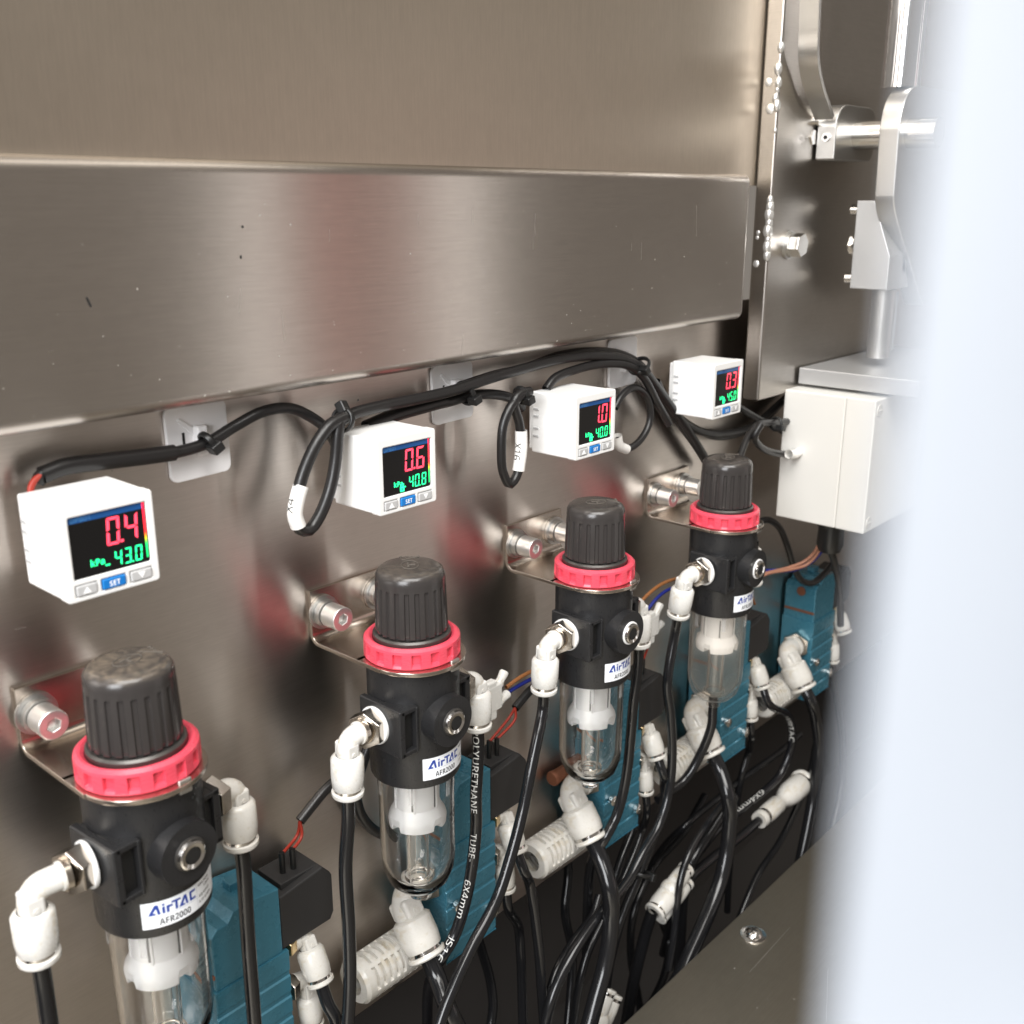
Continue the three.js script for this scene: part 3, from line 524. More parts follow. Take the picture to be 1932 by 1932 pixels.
const who = ['nearest blue valve', 'blue valve behind the second regulator', 'blue valve behind the third regulator', 'blue valve behind the farthest regulator', 'farthest blue valve'];
const bigE = [], upE = [], loE = [];
for (let i = 0; i < 5; i++) {
  if (i) bigE.push(elbow('supply_elbow', 'large white elbow fitting left of the ' + who[i], [VX[i], -150.5, -27], { side: -1, af: 18, nutL: 6, reach: 20, drop: 11, r: 10, neck: 7.4, len: 21, tilt: 0.62, white: M.whiteAged }, 'large supply elbows on the valves'));
  upE.push(elbow('outlet_fitting', 'small white fitting on the upper right port of the ' + who[i], [VX[i] + 37, -132, -15.8 - 5], { side: 1, af: 9, nutL: 5.5, reach: 12.5, drop: 7, r: 6.3, neck: 4, len: 16.5, tilt: 0.45, cap: 7, white: M.whiteAged, nut: M.brass }, 'small outlet fittings on the valves'));
  loE.push(elbow('outlet_fitting', 'small white fitting on the lower right port of the ' + who[i], [VX[i] + 37, -155, -21.5], { side: 1, af: 11, nutL: 4.5, reach: 12, drop: 10, r: 5.6, neck: 3.8, len: 16, tilt: 0.12, white: M.whiteAged }, 'small outlet fittings on the valves'));
}
function makeSilencer(label) {
  const t = thing('silencer', label, 'silencer', [0, 0, 0], 'white ribbed silencers between the valves');
  const NU = 96, xs = [[0, 6], [0.3, 10.2], [2, 11.6], [5.5, 11.6]], NR = 9, pitch = 4.2;
  for (let i = 0; i < NR; i++) { const x = 5.8 + i * pitch; xs.push([x, 11.6, 1, 0], [x + 0.2, 11.6, 1, 1], [x + 2.1, 11.6, 1, 1], [x + 2.3, 11.6, 1, 0]); }
  xs.push([45, 11.6], [47, 10.5], [50, 7]);
  const g = gridSurf(NU, xs.length - 1, (u, v) => {
    const [x, r0, slot, deep] = xs[Math.round(v * (xs.length - 1))], a = u * Math.PI * 2, ph = (u * 5 + 0.2) % 1; const r = r0 - (deep && ph > 0.12 && ph < 0.88 ? 2.0 : 0);
    return [x, r * Math.sin(a), r * Math.cos(a)];
  });
  part('ribbed_shell', toCreasedNormals(g, 0.5), M.whiteAged, t);
  part('thread', mv(cyl(6, 6, 4, 28), 51, 0, 0, 0, 0, Math.PI / 2), M.brass, t);
  return t;
}
const sil0 = makeSilencer('white ribbed silencer between the nearest blue valve and the next one');
const SP = (i) => [VX[i] - 52, -183.5, -28];
sil0.position.set(...SP(1).map((v) => v * MM));
copyOf(sil0, 'white ribbed silencer left of the valve behind the third regulator', SP(2));
copyOf(sil0, 'white ribbed silencer left of the valve behind the farthest regulator', SP(3));
copyOf(sil0, 'white ribbed silencer left of the farthest valve, below the junction box', SP(4));
tag(part('exhaust_plug', [mv(cyl(4.2, 4.2, 26, 28), VX[2] - 10, -146, -37, 0, 0, Math.PI / 2), mv(lathe([[0, 1], [4.0, 0.8], [4.6, 0], [4.6, -2], [0, -2]], 28), VX[2] - 22.5, -146, -37, 0, 0, Math.PI / 2)], M.copper), 'copper exhaust plug above the large elbow behind the third regulator', 'plug');

// ---------------------------------------------------------------- hoses
const G_H = 'black air hoses';
function hose(label, pts, r = 3, mat = M.hose, name = 'air_hose', cat = 'hose', group = G_H) {
  const o = part(name, tube(pts, r, 18, 2.5), mat); return tag(o, label, cat, group);
}
const pp = (z, ...a) => { const o = []; for (let i = 0; i < a.length; i += 2) o.push(at(a[i], a[i + 1], Array.isArray(z) ? z[0] + (z[1] - z[0]) * i / Math.max(1, a.length - 2) : z)); return o; };
function hoseText(text, reps, L, size = 50) {
  return canvasTex(2048, 256, (c, w, h) => { c.fillStyle = '#17171a'; c.fillRect(0, 0, w, h); c.fillStyle = '#d8d8d4'; c.font = '500 ' + size + 'px sans-serif'; text.forEach(([s, x, wd]) => c.fillText(s, x * w, h * 0.5 + size * 0.35, wd * w)); });
}
function printed(text, size) { const t = hoseText(text, 1, 1, size); t.wrapS = t.wrapT = THREE.RepeatWrapping; return phys({ map: t, roughness: 0.2 }); }
function turnPrint(m, share) {                                   // turns the hose about its own axis until its print faces the aisle
  const g = m.geometry, n = g.attributes.normal, u = g.attributes.uv, p = g.attributes.position; let best = -9, bv = 0;
  for (let i = 0; i < u.count; i++) if (Math.abs(u.getX(i) - share) < 0.03) { const d = EYE.clone().multiplyScalar(MM).sub(V(p.getX(i), p.getY(i), p.getZ(i))).normalize(), k = d.x * n.getX(i) + d.y * n.getY(i) + d.z * n.getZ(i) - (d.z * n.getX(i) - d.x * n.getZ(i)) * 0.25; if (k > best) { best = k; bv = u.getY(i); } }
  for (let i = 0; i < u.count; i++) u.setY(i, u.getY(i) + 0.5 - bv);
  return m;
}
hose('black air hose hanging from the left elbow of the nearest regulator', [...outlet(inlet[0]), ...[30, 60, 95].map((d) => outlet(inlet[0])[0].add(V(-d * 0.02, -d, d * 0.04)))]);
hose('black air hose hanging from the right elbow of the nearest regulator', [...outlet(exit[0]), ...[40, 80, 120, 160].map((d) => outlet(exit[0])[0].add(V(-d * 0.01, -d, 0)))]);
hose('black air hose hanging from the left elbow of the regulator under the second gauge', [...outlet(inlet[1]), ...pp([0, 6], 652, 1637, 658, 1750, 660, 1850, 656, 1932, 650, 2000)]);
turnPrint(hose('black air hose with white print along it, right of the second regulator', [...outlet(exit[1]), ...pp([2, -4], 898, 1500, 898, 1561, 890, 1637, 875, 1712, 857, 1766, 833, 1806), ...pp([-14, -40], 818, 1832, 808, 1870, 806, 1930)], 3, printed([['POLYURETHANE', 0.005, 0.21], ['TUBE-', 0.27, 0.075], ['6X4mm', 0.39, 0.1], ['JS16-E-UD', 0.54, 0.2]], 62)), 0.4);
hose('black air hose curving down left from the left elbow of the third regulator', [...outlet(inlet[2]), ...pp([2, 14], 1013, 1396, 1002, 1450, 986, 1531, 962, 1622, 937, 1697, 893, 1781, 861, 1850, 835, 1915, 815, 1980)]);
hose('black air hose from the right elbow of the third regulator', [...outlet(exit[2]), ...pp([3, -2], 1195, 1327, 1190, 1387, 1184, 1447, 1175, 1498, 1161, 1544, 1141, 1582), ...pp([-8, -40], 1122, 1612, 1112, 1650, 1108, 1720, 1106, 1800)]);
hose('long black air hose from the left elbow of the farthest regulator', [...outlet(inlet[3]), ...pp([-6, 4], 1259, 1290, 1265, 1351, 1268, 1420, 1265, 1471, 1256, 1519, 1241, 1561, 1214, 1607, 1190, 1652, 1163, 1690, 1126, 1732, 1080, 1800, 1045, 1872, 1025, 1945)]);
hose('black drain hose under the cloudy bowl of the farthest regulator', [V(390, -124, 0), V(390, -134, 0), ...pp([0, -14], 1343, 1366, 1333, 1398, 1321, 1424, 1307, 1450, 1291, 1472, 1270, 1489, 1240, 1510)]);
hose('thick black hose from the large elbow of the valve behind the second regulator', [...outlet(bigE[0]), ...pp([10, 16], 846, 1905, 866, 1945, 890, 2000)], 4.6);
hose('thick black hose from the large elbow of the valve behind the third regulator', [...outlet(bigE[1]), ...pp([8, 18], 1150, 1676, 1153, 1727, 1150, 1772, 1139, 1832, 1124, 1886, 1110, 1940, 1090, 2010)], 5);
hose('thick black hose from the large elbow of the valve behind the farthest regulator', [...outlet(bigE[2]), ...pp([8, 24], 1373, 1501, 1377, 1547, 1371, 1607, 1362, 1652, 1347, 1697, 1328, 1742, 1305, 1793, 1285, 1838, 1262, 1880)], 5);
hose('thick black hose from the large elbow of the farthest valve', [...outlet(bigE[3]), ...pp([-2, 10], 1540, 1358, 1545, 1404, 1541, 1452, 1533, 1512, 1524, 1562, 1514, 1610, 1500, 1680)], 4.6);
hose('black hose from the upper small fitting of the nearest valve', [...outlet(upE[0]), ...pp(-4, 630, 1915, 640, 1960)]);
hose('black hose from the upper small fitting of the valve behind the second regulator', [...outlet(upE[1]), ...pp([-8, -2], 998, 1664, 1006, 1704, 1012, 1750, 1018, 1810, 1022, 1870, 1027, 1940, 1030, 2000)], 2.9);
hose('black hose from the lower small fitting of the valve behind the second regulator', [...outlet(loE[1]), ...pp([-24, -16], 978, 1750, 983, 1810, 985, 1871, 987, 1940, 990, 2000)], 2.8);
hose('black hose from the upper small fitting of the valve behind the third regulator', [...outlet(upE[2]), ...pp([-10, -4], 1253, 1480, 1253, 1515, 1244, 1548, 1229, 1592, 1211, 1637, 1195, 1676, 1177, 1720, 1164, 1762, 1150, 1820, 1140, 1890)], 2.9);
hose('black hose from the lower small fitting of the valve behind the third regulator', [...outlet(loE[2]), ...pp([-26, -14], 1211, 1568, 1196, 1610, 1178, 1652, 1160, 1691, 1135, 1740, 1108, 1800, 1090, 1870, 1080, 1950)], 2.6);
turnPrint(hose('black air hose printed with a white brand, below the farthest white outlet fitting', [...outlet(upE[3]), ...pp([-12, -20], 1488, 1352, 1495, 1382, 1493, 1408, 1484, 1436, 1470, 1464, 1447, 1488, 1423, 1508, 1395, 1530, 1362, 1556, 1325, 1600), ...pp([-30, -60], 1300, 1640, 1270, 1720, 1250, 1800)], 2.9, printed([['POL', 0.06, 0.05], ['‡AIRTAC', 0.16, 0.11], ['6X4mm', 0.42, 0.1]], 76)), 0.2);
hose('thin dark hose behind the printed hose, running to the lower left', [...pp([-30, -36], 1510, 1385, 1470, 1420, 1410, 1462, 1350, 1510, 1290, 1560), ...[]].concat(pp([-60, -110], 1250, 1600, 1215, 1660, 1190, 1760)), 2.4);
hose('black hose from the lower small fitting of the valve behind the farthest regulator', [...outlet(loE[3]), ...pp([-30, -34], 1412, 1420, 1400, 1460, 1392, 1500, 1384, 1560, 1376, 1640, 1372, 1720)], 2.6);

// fittings hanging in the dark: reducer, Y pieces
function dirFrames(a, b) { const d = b.clone().sub(a), L = d.length(), q = new THREE.Quaternion().setFromUnitVectors(V(0, -1, 0), d.clone().normalize()); return { q, L }; }
function along(geo, a, b) { const { q } = dirFrames(a, b); geo.applyQuaternion(q); geo.translate(a.x, a.y, a.z); return geo; }
{
  const a = at(1512, 1478, -8), b = at(1432, 1548, -8), { L } = dirFrames(a, b), t = thing('reducer_fitting', 'white straight reducer fitting lying right of the thick curved hose', 'hose fitting');
  part('fitting_body', along(lathe([[3, -2.2], [9.0, -2.3], [9.4, -3.2], [9.0, -L * 0.30], [7.2, -L * 0.42], [5.6, -L * 0.47], [5.6, -L * 0.55], [6.8, -L * 0.58], [7.0, -L * 0.80], [6.4, -L * 0.86], [3, -L * 0.86]], 44), a, b), M.whiteAged, t);
  part('metal_ring', along(lathe([[6, -L * 0.86], [6.2, -L * 0.87], [6.2, -L * 0.91], [5, -L * 0.92]], 40), a, b), M.chrome, t);
  part('metal_ring', along(lathe([[7, 0.8], [8.9, 0.8], [8.9, -2.8], [7, -2.8]], 40), a, b), M.chrome, t);
  part('release_collar', [along(lathe([[3.2, -L * 0.92], [6.4, -L * 0.92], [6.6, -L * 0.95], [6.2, -L], [3.2, -L]], 40), a, b), along(lathe([[4, 4.2], [9.4, 4.0], [10.2, 3.4], [10.2, 1.2], [9.6, 0.8], [4, 0.8]], 40), a, b)], M.whiteAged, t);
  hose('short black hose running from the narrow end of the white reducer fitting', [b, ...pp([-9, -16], 1405, 1572, 1380, 1592, 1345, 1618, 1300, 1660, 1262, 1720)], 3.2);
}
function yPiece(label, x, y, z, up, k = 1) {
  const t = thing('y_fitting', label, 'hose fitting', [0, 0, 0], 'white Y fittings hanging below the valves');
  const c = at(x, y, z), d = at(x + up[0], y + up[1], z).sub(c).normalize(), side = V(d.y, -d.x, 0).multiplyScalar(-1), so = (a, dir, r, len) => { const s = socketGeos(r, len), b = a.clone().add(dir); return Object.fromEntries(Object.entries(s).map(([kk, v]) => [kk, v.map((g) => along(g, a, b))])); };
  const A = [so(c.clone().addScaledVector(side, 5 * k), d, 5.8 * k, 20 * k), so(c.clone().addScaledVector(side, -6.5 * k).addScaledVector(d, -2), d, 5.4 * k, 20 * k), so(c.clone().addScaledVector(side, 3 * k).addScaledVector(d, -4 * k), d.clone().negate(), 7.4 * k, 17 * k), so(c.clone().addScaledVector(side, -7 * k).addScaledVector(d, -6 * k), d.clone().negate(), 4.8 * k, 11 * k)];
  const hub = new THREE.SphereGeometry(8 * k, 28, 18), hub2 = new THREE.SphereGeometry(6.4 * k, 24, 16);
  part('fitting_body', [...A.flatMap((a) => a.white), mv(hub, c.x + side.x * 3 * k, c.y + side.y * 3 * k, c.z), mv(hub2, c.x - side.x * 6 * k - d.x * 4, c.y - side.y * 6 * k - d.y * 4, c.z)], M.whiteAged, t);
  part('metal_ring', A.flatMap((a) => a.ring), M.chrome, t); part('release_collar', A.flatMap((a) => a.collar), M.whiteAged, t);
}
hose('dark hose hanging beside the farthest valve at the edge of the curtain', pp([-20, 4], 1566, 1262, 1580, 1320, 1590, 1400, 1588, 1480, 1572, 1560, 1552, 1640), 3);
hose('dark hose sagging from behind the reducer fitting to the cover plate', pp([-24, -4], 1540, 1400, 1528, 1460, 1500, 1530, 1470, 1590, 1430, 1650, 1400, 1720, 1372, 1800, 1350, 1880), 2.6);
hose('black hose dropping from behind the large elbow of the third valve', pp([-34, -20], 1196, 1560, 1172, 1620, 1156, 1680, 1144, 1750, 1140, 1830, 1136, 1930), 2.8);
hose('dark hose deep in the gap behind the hoses of the second valve', pp([-70, -40], 1060, 1560, 1072, 1640, 1066, 1720, 1080, 1800, 1076, 1880, 1070, 1950), 3);
hose('dark hose deep in the gap sloping behind the Y fitting', pp([-80, -60], 1330, 1500, 1290, 1570, 1230, 1640, 1196, 1720, 1190, 1800, 1204, 1880, 1214, 1950), 3);
hose('dark hose curling low in the gap beside the cover plate', pp([-60, -20], 1250, 1740, 1262, 1780, 1256, 1830, 1236, 1880, 1206, 1930, 1190, 1970), 3);
hose('dark hose deep in the gap between the second and third valves', pp([-64, -50], 890, 1730, 908, 1790, 925, 1850, 930, 1900, 922, 1960), 3);
yPiece('white Y hose fitting hanging left of the steel cover plate', 1268, 1686, -6, [40, -52]);
yPiece('white Y hose fitting cut off by the lower edge beside the thick hose', 1130, 1925, -4, [30, -70]);
hose('thin black hose crossing in front of the white Y fitting', pp([-6, 6], 1376, 1500, 1352, 1530, 1326, 1566, 1300, 1610, 1284, 1660, 1277, 1710, 1272, 1760, 1262, 1830), 2.4);
hose('dark hose bundled behind the thick curved hose', pp([-12, -14], 1384, 1500, 1368, 1524, 1348, 1556, 1330, 1584, 1305, 1626, 1290, 1680, 1284, 1760, 1280, 1850), 4);
hose('black hose leaving the large end of the Y fitting', pp([-6, -20], 1232, 1716, 1218, 1760, 1196, 1850, 1180, 1940), 4);
hose('thin black hose crossing the dark gap to the lower left', pp([-20, -6], 1130, 1690, 1118, 1726, 1080, 1778, 1050, 1830, 1035, 1880, 1030, 1940), 2.4);

// ---------------------------------------------------------------- cable mounts, cables and ties on the wall
function pad(label, px, py, w, h) {
  const c = at(px, py, -42), t = thing('cable_mount', label, 'cable mount', [c.x, c.y, -43], 'grey adhesive cable mounts below the channel');
  const a = w / 2, b = h / 2, k = 4.5, s = new THREE.Shape(); s.moveTo(-a + k, -b); s.lineTo(a - k, -b + 0.6); s.quadraticCurveTo(a, -b, a, -b + k); s.lineTo(a - 0.4, b - k); s.quadraticCurveTo(a, b, a - k, b); s.lineTo(-a + k, b - 0.5); s.quadraticCurveTo(-a, b, -a, b - k); s.lineTo(-a + 0.5, -b + k); s.quadraticCurveTo(-a, -b, -a + k, -b);
  const bp = new THREE.ExtrudeGeometry(s, { depth: 0.8, bevelThickness: 0.5, bevelSize: 0.6, bevelOffset: -0.6, bevelSegments: 3, curveSegments: 8 }); bp.translate(0, 0, 0.6);
  part('base_pad', boxUV(bp), M.pad, t);
  part('saddle', [mv(rbox(5, 12, 4.5, 1.2, 3), 0, 0.5, 3.2), mv(prism([[-1, 1], [-9, 9], [-8, 10], [1, 3]], 1.2, 0.2), 0, 0, 1.6)], M.pad, t);
  part('tie_slot', mv(rbox(1.2, 4.5, 0.5, 0.15), -6.5, 2, 1.75), M.dark, t);
}
pad('grey adhesive cable mount above the nearest gauge', 373, 831, 27.5, 30);
pad('grey adhesive cable mount between the second and third gauges', 853, 740, 28, 29);
pad('grey adhesive cable mount above the third gauge', 1174, 683, 27, 29);
const CB = 'black sensor cables';
const cable = (label, pts, r = 2.1, mat = M.cable) => hose(label, pts, r, mat, 'sensor_cable', 'cable', CB);
cable('black sensor cable arching from the nearest gauge over the first cable mount', [...pp(-35, 70, 912, 80, 893, 120, 880, 200, 870, 320, 856, 390, 836, 440, 806), ...pp(-33, 495, 777, 545, 770, 580, 783, 612, 806, 634, 840, 640, 870)], 2.3);
hose('thick black sleeve over the cable above the nearest gauge', pp(-34.6, 78, 897, 120, 881, 200, 870, 260, 863, 328, 854), 3.1, M.sleeve, 'cable_sleeve', 'sleeve', CB);
cable('black cable loop left of the second gauge carrying a white marker', pp(-20, 650, 787, 625, 800, 600, 832, 577, 880, 562, 930, 556, 975, 566, 998, 583, 1000, 602, 975, 622, 925, 633, 870, 637, 820, 640, 795), 2.6);
cable('black cable bundle running from the second gauge up to the right', pp([-26, -33], 640, 796, 665, 781, 720, 766, 790, 752, 850, 738, 930, 712, 1000, 692, 1060, 677, 1120, 671, 1180, 678, 1215, 700, 1250, 745, 1290, 800, 1322, 850, 1340, 880), 2.6);
cable('black cable passing under the second cable mount tie', pp(-33, 760, 778, 800, 768, 850, 757, 885, 747, 930, 744, 965, 752, 985, 770), 2.5);
hose('black sleeve on the cable above the second gauge', pp(-33, 690, 806, 745, 783, 790, 770, 838, 757), 3.1, M.sleeve, 'cable_sleeve', 'sleeve', CB);
cable('black cable loop left of the third gauge carrying a white marker', pp(-22, 985, 745, 965, 765, 950, 800, 946, 850, 949, 890, 962, 914, 976, 895, 983, 850, 980, 800, 970, 760, 978, 745, 1000, 738), 2.3);
cable('black upper cable of the bundle above the third gauge', pp(-36, 870, 728, 930, 708, 990, 694, 1050, 672, 1110, 663, 1170, 668, 1210, 690, 1240, 735, 1275, 790, 1310, 838, 1336, 880), 2.3);
cable('black lower cable of the bundle leaving the third gauge', pp(-30, 1030, 735, 1045, 715, 1090, 696, 1140, 686, 1185, 690, 1214, 712, 1240, 760, 1262, 800), 2.4);
cable('black cable loop right of the third gauge', pp(-32, 1160, 770, 1172, 748, 1192, 732, 1214, 740, 1226, 765, 1226, 795, 1214, 822, 1195, 842, 1176, 846, 1164, 830), 2.1);
cable('black cable running below the farthest gauge behind its lower edge', pp(-36, 1238, 720, 1260, 762, 1290, 797, 1330, 816, 1377, 817, 1422, 803, 1450, 780, 1478, 755, 1500, 735), 2.6);
cable('second black cable sagging below the farthest gauge', pp(-38, 1250, 740, 1280, 785, 1312, 808, 1350, 824, 1395, 818, 1440, 795, 1470, 765, 1490, 745), 2.3);
cable('black cable from the farthest gauge to the loop over the junction box', pp([-28, -6], 1385, 762, 1410, 778, 1440, 795, 1468, 808, 1496, 828, 1512, 843, 1511, 855, 1490, 857, 1456, 853, 1432, 840, 1424, 822, 1436, 800), 2.3);
cable('black cable hanging from the thick plate over the junction box', pp([-24, -8], 1516, 730, 1520, 745, 1524, 770, 1508, 789, 1468, 797, 1430, 801, 1410, 826, 1398, 856, 1388, 885), 2.3);
function marker(label, pts, text, r, flip) {
  const tx = canvasTex(256, 256, (c, w, h) => { c.fillStyle = '#f2f0ec'; c.fillRect(0, 0, w, h); c.fillStyle = '#222'; if (flip) { c.translate(w, h); c.rotate(Math.PI); } c.font = '500 74px sans-serif'; c.textAlign = 'center'; for (const y of [64, 192]) c.fillText(text, w * 0.52, y + 26, 150); });
  const o = part('cable_marker', tube(pts, r, 24, 2), phys({ map: tx, roughness: 0.4 })); tag(o, label, 'cable marker', 'white cable markers');
}
marker('white cable marker reading X4 on the loop left of the second gauge', pp(-20, 568, 916, 561, 940, 556.5, 972, 563, 993), 'X4', 3.2, true);
marker('white cable marker reading X16 on the loop left of the third gauge', pp(-22, 983, 812, 983, 850, 978, 888), 'X16', 3.1);
marker('white cable marker right of the third gauge', pp(-32, 1164, 822, 1168, 840, 1182, 848), '', 2.9);
marker('white cable marker on the loop over the junction box', pp(-6, 1509, 852, 1500, 857, 1488, 857), '', 3.0);
function tie(label, px, py, z, r, ang, tilt = 0) {                // strap round a bundle whose direction in the picture plane is ang
  const c = at(px, py, z), t = thing('cable_tie', label, 'cable tie', [c.x, c.y, c.z], 'black cable ties');
  const g = new THREE.TorusGeometry(r, 0.9, 8, 30); g.scale(1, 1, 1.6); g.rotateY(Math.PI / 2);
  part('strap', g, M.tie, t); part('head', mv(rbox(5, 4, 5.5, 0.7), 0, -r * 0.5, r * 0.95), M.tie, t);
  t.rotation.set(tilt, 0, ang);
}
tie('black cable tie on the first cable mount, above the nearest gauge', 392, 834, -34, 3.8, 0.5);
tie('black cable tie at the top of the loop beside the second gauge', 647, 792, -22, 4.6, 0.4, -2.2);
tie('black cable tie on the second cable mount, between the second and third gauges', 878, 742, -32, 5.6, 0.35);
tie('black cable tie at the top of the loop beside the third gauge', 984, 746, -24, 4.2, 0.3);
tie('black cable tie on the third cable mount, above the third gauge', 1206, 690, -31, 6.0, -0.9);
tie('black cable tie on the crossing cables in front of the junction box', 1464, 800, -14, 4.2, -0.2);
tie('black cable tie round two hoses below the third regulator', 1207, 1646, -6, 7, 1.1, 0);

// ---------------------------------------------------------------- coil wires, connectors, loose wires
function wires(i, sheath, ends) {
  const t = thing('coil_lead', ['black coil lead rising from the coil of the nearest valve', 'black coil lead rising from the coil of the second valve', 'pair of coil lead wires on the valve behind the third regulator'][i], 'cable', [0, 0, 0], 'coil leads on the valves');
  if (sheath) part('sheath', tube(sheath, 2.4, 14, 2), M.cable, t);
  for (const [a, b, c] of ends) { part('wire', tube([a, b, c.clone().add(V(0, 9, 0))], 0.75, 8, 1), M.wireRed, t); part('wire_sleeve', mv(cyl(1.35, 1.35, 11, 12), c.x, c.y + 4.5, c.z), M.tie, t); }
}
{
  const top = (i, dx, dz) => V(VX[i] + 44 + dx, -99.5, -28 + dz);
  wires(0, pp(-28, 652, 1455, 632, 1474, 614, 1490, 589, 1520, 566, 1549), [[at(566, 1548, -28), at(561, 1575, -29), top(0, 0, 2)], [at(566, 1548, -28), at(569, 1578, -27), top(0, 5, 3)]]);
  wires(1, pp(-26, 1038, 1280, 1020, 1288, 1000, 1303, 985, 1320, 972, 1336), [[at(972, 1335, -26), at(962, 1352, -27), top(1, 0, 2)], [at(972, 1335, -26), at(972, 1356, -25), top(1, 5, 3)]]);
  wires(2, null, [[at(1216, 1195, -30), at(1213, 1210, -30), top(2, 0, 2)], [at(1226, 1195, -30), at(1225, 1212, -30), top(2, 6, 3)]]);
}
const wire = (label, pts, mat, r = 1.1) => hose(label, pts, r, mat, 'loose_wire', 'wire', 'thin loose wires');
wire('pair of red wires leaving the black sleeve behind the nearest gauge', pp(-34, 90, 893, 74, 899, 64, 908, 58, 922, 60, 945), M.wireRed, 1.2);
cable('black cable loop hanging behind the left hose of the second regulator', pp(-36, 700, 1395, 684, 1440, 672, 1487, 678, 1530, 700, 1562, 735, 1580), 2.6);
function connector(label, px, py, z, s = 1) {
  const c = at(px, py, z), t = thing('wire_connector', label, 'connector', [c.x, c.y, c.z], 'white crimp wire connectors');
  part('connector_body', [mv(rbox(13 * s, 15 * s, 6, 1.2, 3), 0, 0, 0), mv(rbox(7 * s, 22 * s, 4.5, 1.2, 3), -1, -1, 0.6)], M.white, t);
  for (const [a, y] of [[0.45, 5], [-0.1, -5]]) part('wire_boot', mv(lathe([[0.5, 8], [2.1, 8], [2.6, 7], [2.2, 3], [2.8, 0]], 20), 6 * s, y, 0, 0, 0, a - 1.15), M.white, t);
}
connector('white crimp connector right of the second regulator', 925, 1316, -22);
connector('white crimp connector right of the third regulator', 1226, 1180, -22, 0.95);
wire('brown wire leaving the connector right of the second regulator', pp(-26, 955, 1297, 980, 1279, 1005, 1266, 1040, 1258), M.wireBrown);
wire('blue wire leaving the connector right of the second regulator', pp(-27, 950, 1312, 980, 1293, 1010, 1278, 1045, 1268), M.wireBlue);
wire('brown wire arching to the connector right of the third regulator', pp(-27, 1205, 1140, 1222, 1122, 1245, 1104, 1275, 1092, 1310, 1088), M.wireBrown);
wire('blue wire arching to the connector right of the third regulator', pp(-28, 1222, 1150, 1240, 1128, 1262, 1112, 1300, 1102), M.wireBlue);
wire('pink wire running right of the farthest regulator to the gland', pp([-24, 4], 1418, 1096, 1445, 1083, 1492, 1074, 1520, 1066, 1538, 1050, 1550, 1028), M.wirePink, 1.2);
wire('second pink wire running just above the first to the gland', pp([-26, 4], 1420, 1088, 1450, 1080, 1490, 1070, 1516, 1060, 1534, 1045, 1545, 1026), M.wirePink, 1.1);
wire('dark blue wire running right of the farthest regulator to the gland', pp([-26, 6], 1425, 1078, 1460, 1077, 1500, 1074, 1530, 1060, 1546, 1044, 1556, 1026), M.wireBlue, 1.6);
cable('black cable looping from the farthest regulator down to the farthest valve', pp([-34, -14], 1420, 996, 1434, 984, 1450, 981, 1470, 995, 1484, 1026, 1498, 1072, 1514, 1096, 1532, 1100, 1552, 1086, 1572, 1062), 2.4);
cable('dark cable hanging below the junction box gland', pp(8, 1562, 1024, 1574, 1060, 1584, 1110, 1586, 1180), 2.6);
part('brown_wire_end', tube(pp(-28, 1404, 1100, 1416, 1118, 1424, 1140), 0.9, 8, 2), M.wireBrown).userData = { label: 'short brown wire end beside the farthest regulator', category: 'wire' };
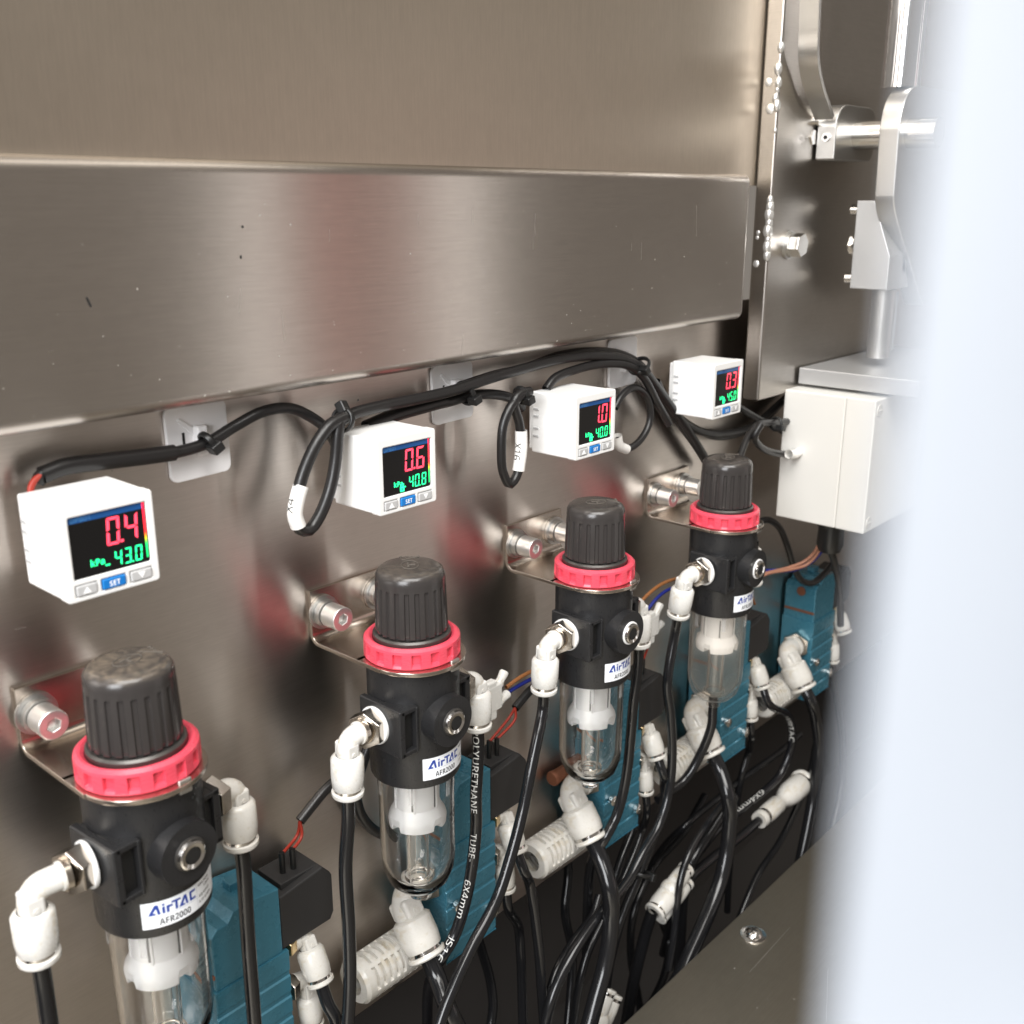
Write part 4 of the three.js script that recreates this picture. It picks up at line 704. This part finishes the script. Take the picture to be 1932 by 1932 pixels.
// ---------------------------------------------------------------- floor screw and small marks
{
  const c = at(1421, 1764, 0), d = V((1421 - 966) / F0, -(1764 - 966) / F0, -1).applyEuler(camera.rotation), p = EYE.clone().addScaledVector(d, (-265 - EYE.y) / d.y);
  const t = thing('floor_screw', 'shiny cross-head screw in the steel cover plate', 'screw', [p.x, -265, p.z]);
  part('screw_head', [lathe([[0, 4.2], [3, 3.6], [5.2, 2.0], [5.6, 0.8], [8.2, 0.7], [8.4, 0], [0, 0]], 36)], M.chrome, t);
  part('cross_slot', [mv(rbox(6, 0.6, 1.2, 0.1), 0, 4.1, 0), mv(rbox(1.2, 0.6, 6, 0.1), 0, 4.1, 0)], M.washer, t);
}
{
  const specks = [], lines = [];
  for (let i = 0; i < 80; i++) { const y = 116 + 70 * Math.pow(rnd(), 2.6), x = -40 + 460 * rnd(), r = 0.12 + 0.3 * Math.pow(rnd(), 3); const g = new THREE.CircleGeometry(r, 7); g.scale(1, 0.7 + rnd(), 1); g.rotateZ(rnd() * 3); specks.push(mv(g, x, y, -22.17)); }
  for (let i = 0; i < 70; i++) { const y = -200 + 290 * rnd(), x = -60 + 560 * rnd(), r = 0.12 + 0.26 * Math.pow(rnd(), 3); specks.push(mv(new THREE.CircleGeometry(r, 7), x, y, -42.96)); }
  for (let i = 0; i < 90; i++) { const x = 150 + 300 * rnd(), z = 45 + 120 * rnd(), r = 0.15 + 0.35 * Math.pow(rnd(), 3); specks.push(mv(new THREE.CircleGeometry(r, 7), x, -264.95, z, -Math.PI / 2)); }
  const d = part('dust', specks, std({ color: lin(0.40, 0.37, 0.33), roughness: 0.9 })); d.userData = { kind: 'stuff', label: 'pale dust specks on the steel sheets' };
  for (let i = 0; i < 36; i++) { const L = 3 + 16 * rnd() * rnd(), on = rnd() < 0.35; lines.push(mv(new THREE.PlaneGeometry(L, 0.06 + 0.06 * rnd()), on ? -20 + 420 * rnd() : -40 + 500 * rnd(), on ? 118 + 74 * rnd() : -190 + 270 * rnd(), on ? -22.17 : -42.96, 0, 0, on ? 1.57 + (rnd() - 0.5) * 0.3 : (rnd() - 0.5) * 0.22)); }
  for (let i = 0; i < 4; i++) lines.push(mv(new THREE.PlaneGeometry(20 + 50 * rnd(), 0.14), 220 + 200 * rnd(), -264.95, 60 + 90 * rnd(), -Math.PI / 2, rnd() * 3));
  const l = part('scratches', lines, std({ color: lin(0.75, 0.72, 0.68), metalness: 1, roughness: 0.55 })); l.userData = { kind: 'stuff', label: 'fine bright scratches in the steel sheets' };
}
renderer.render(scene, camera);
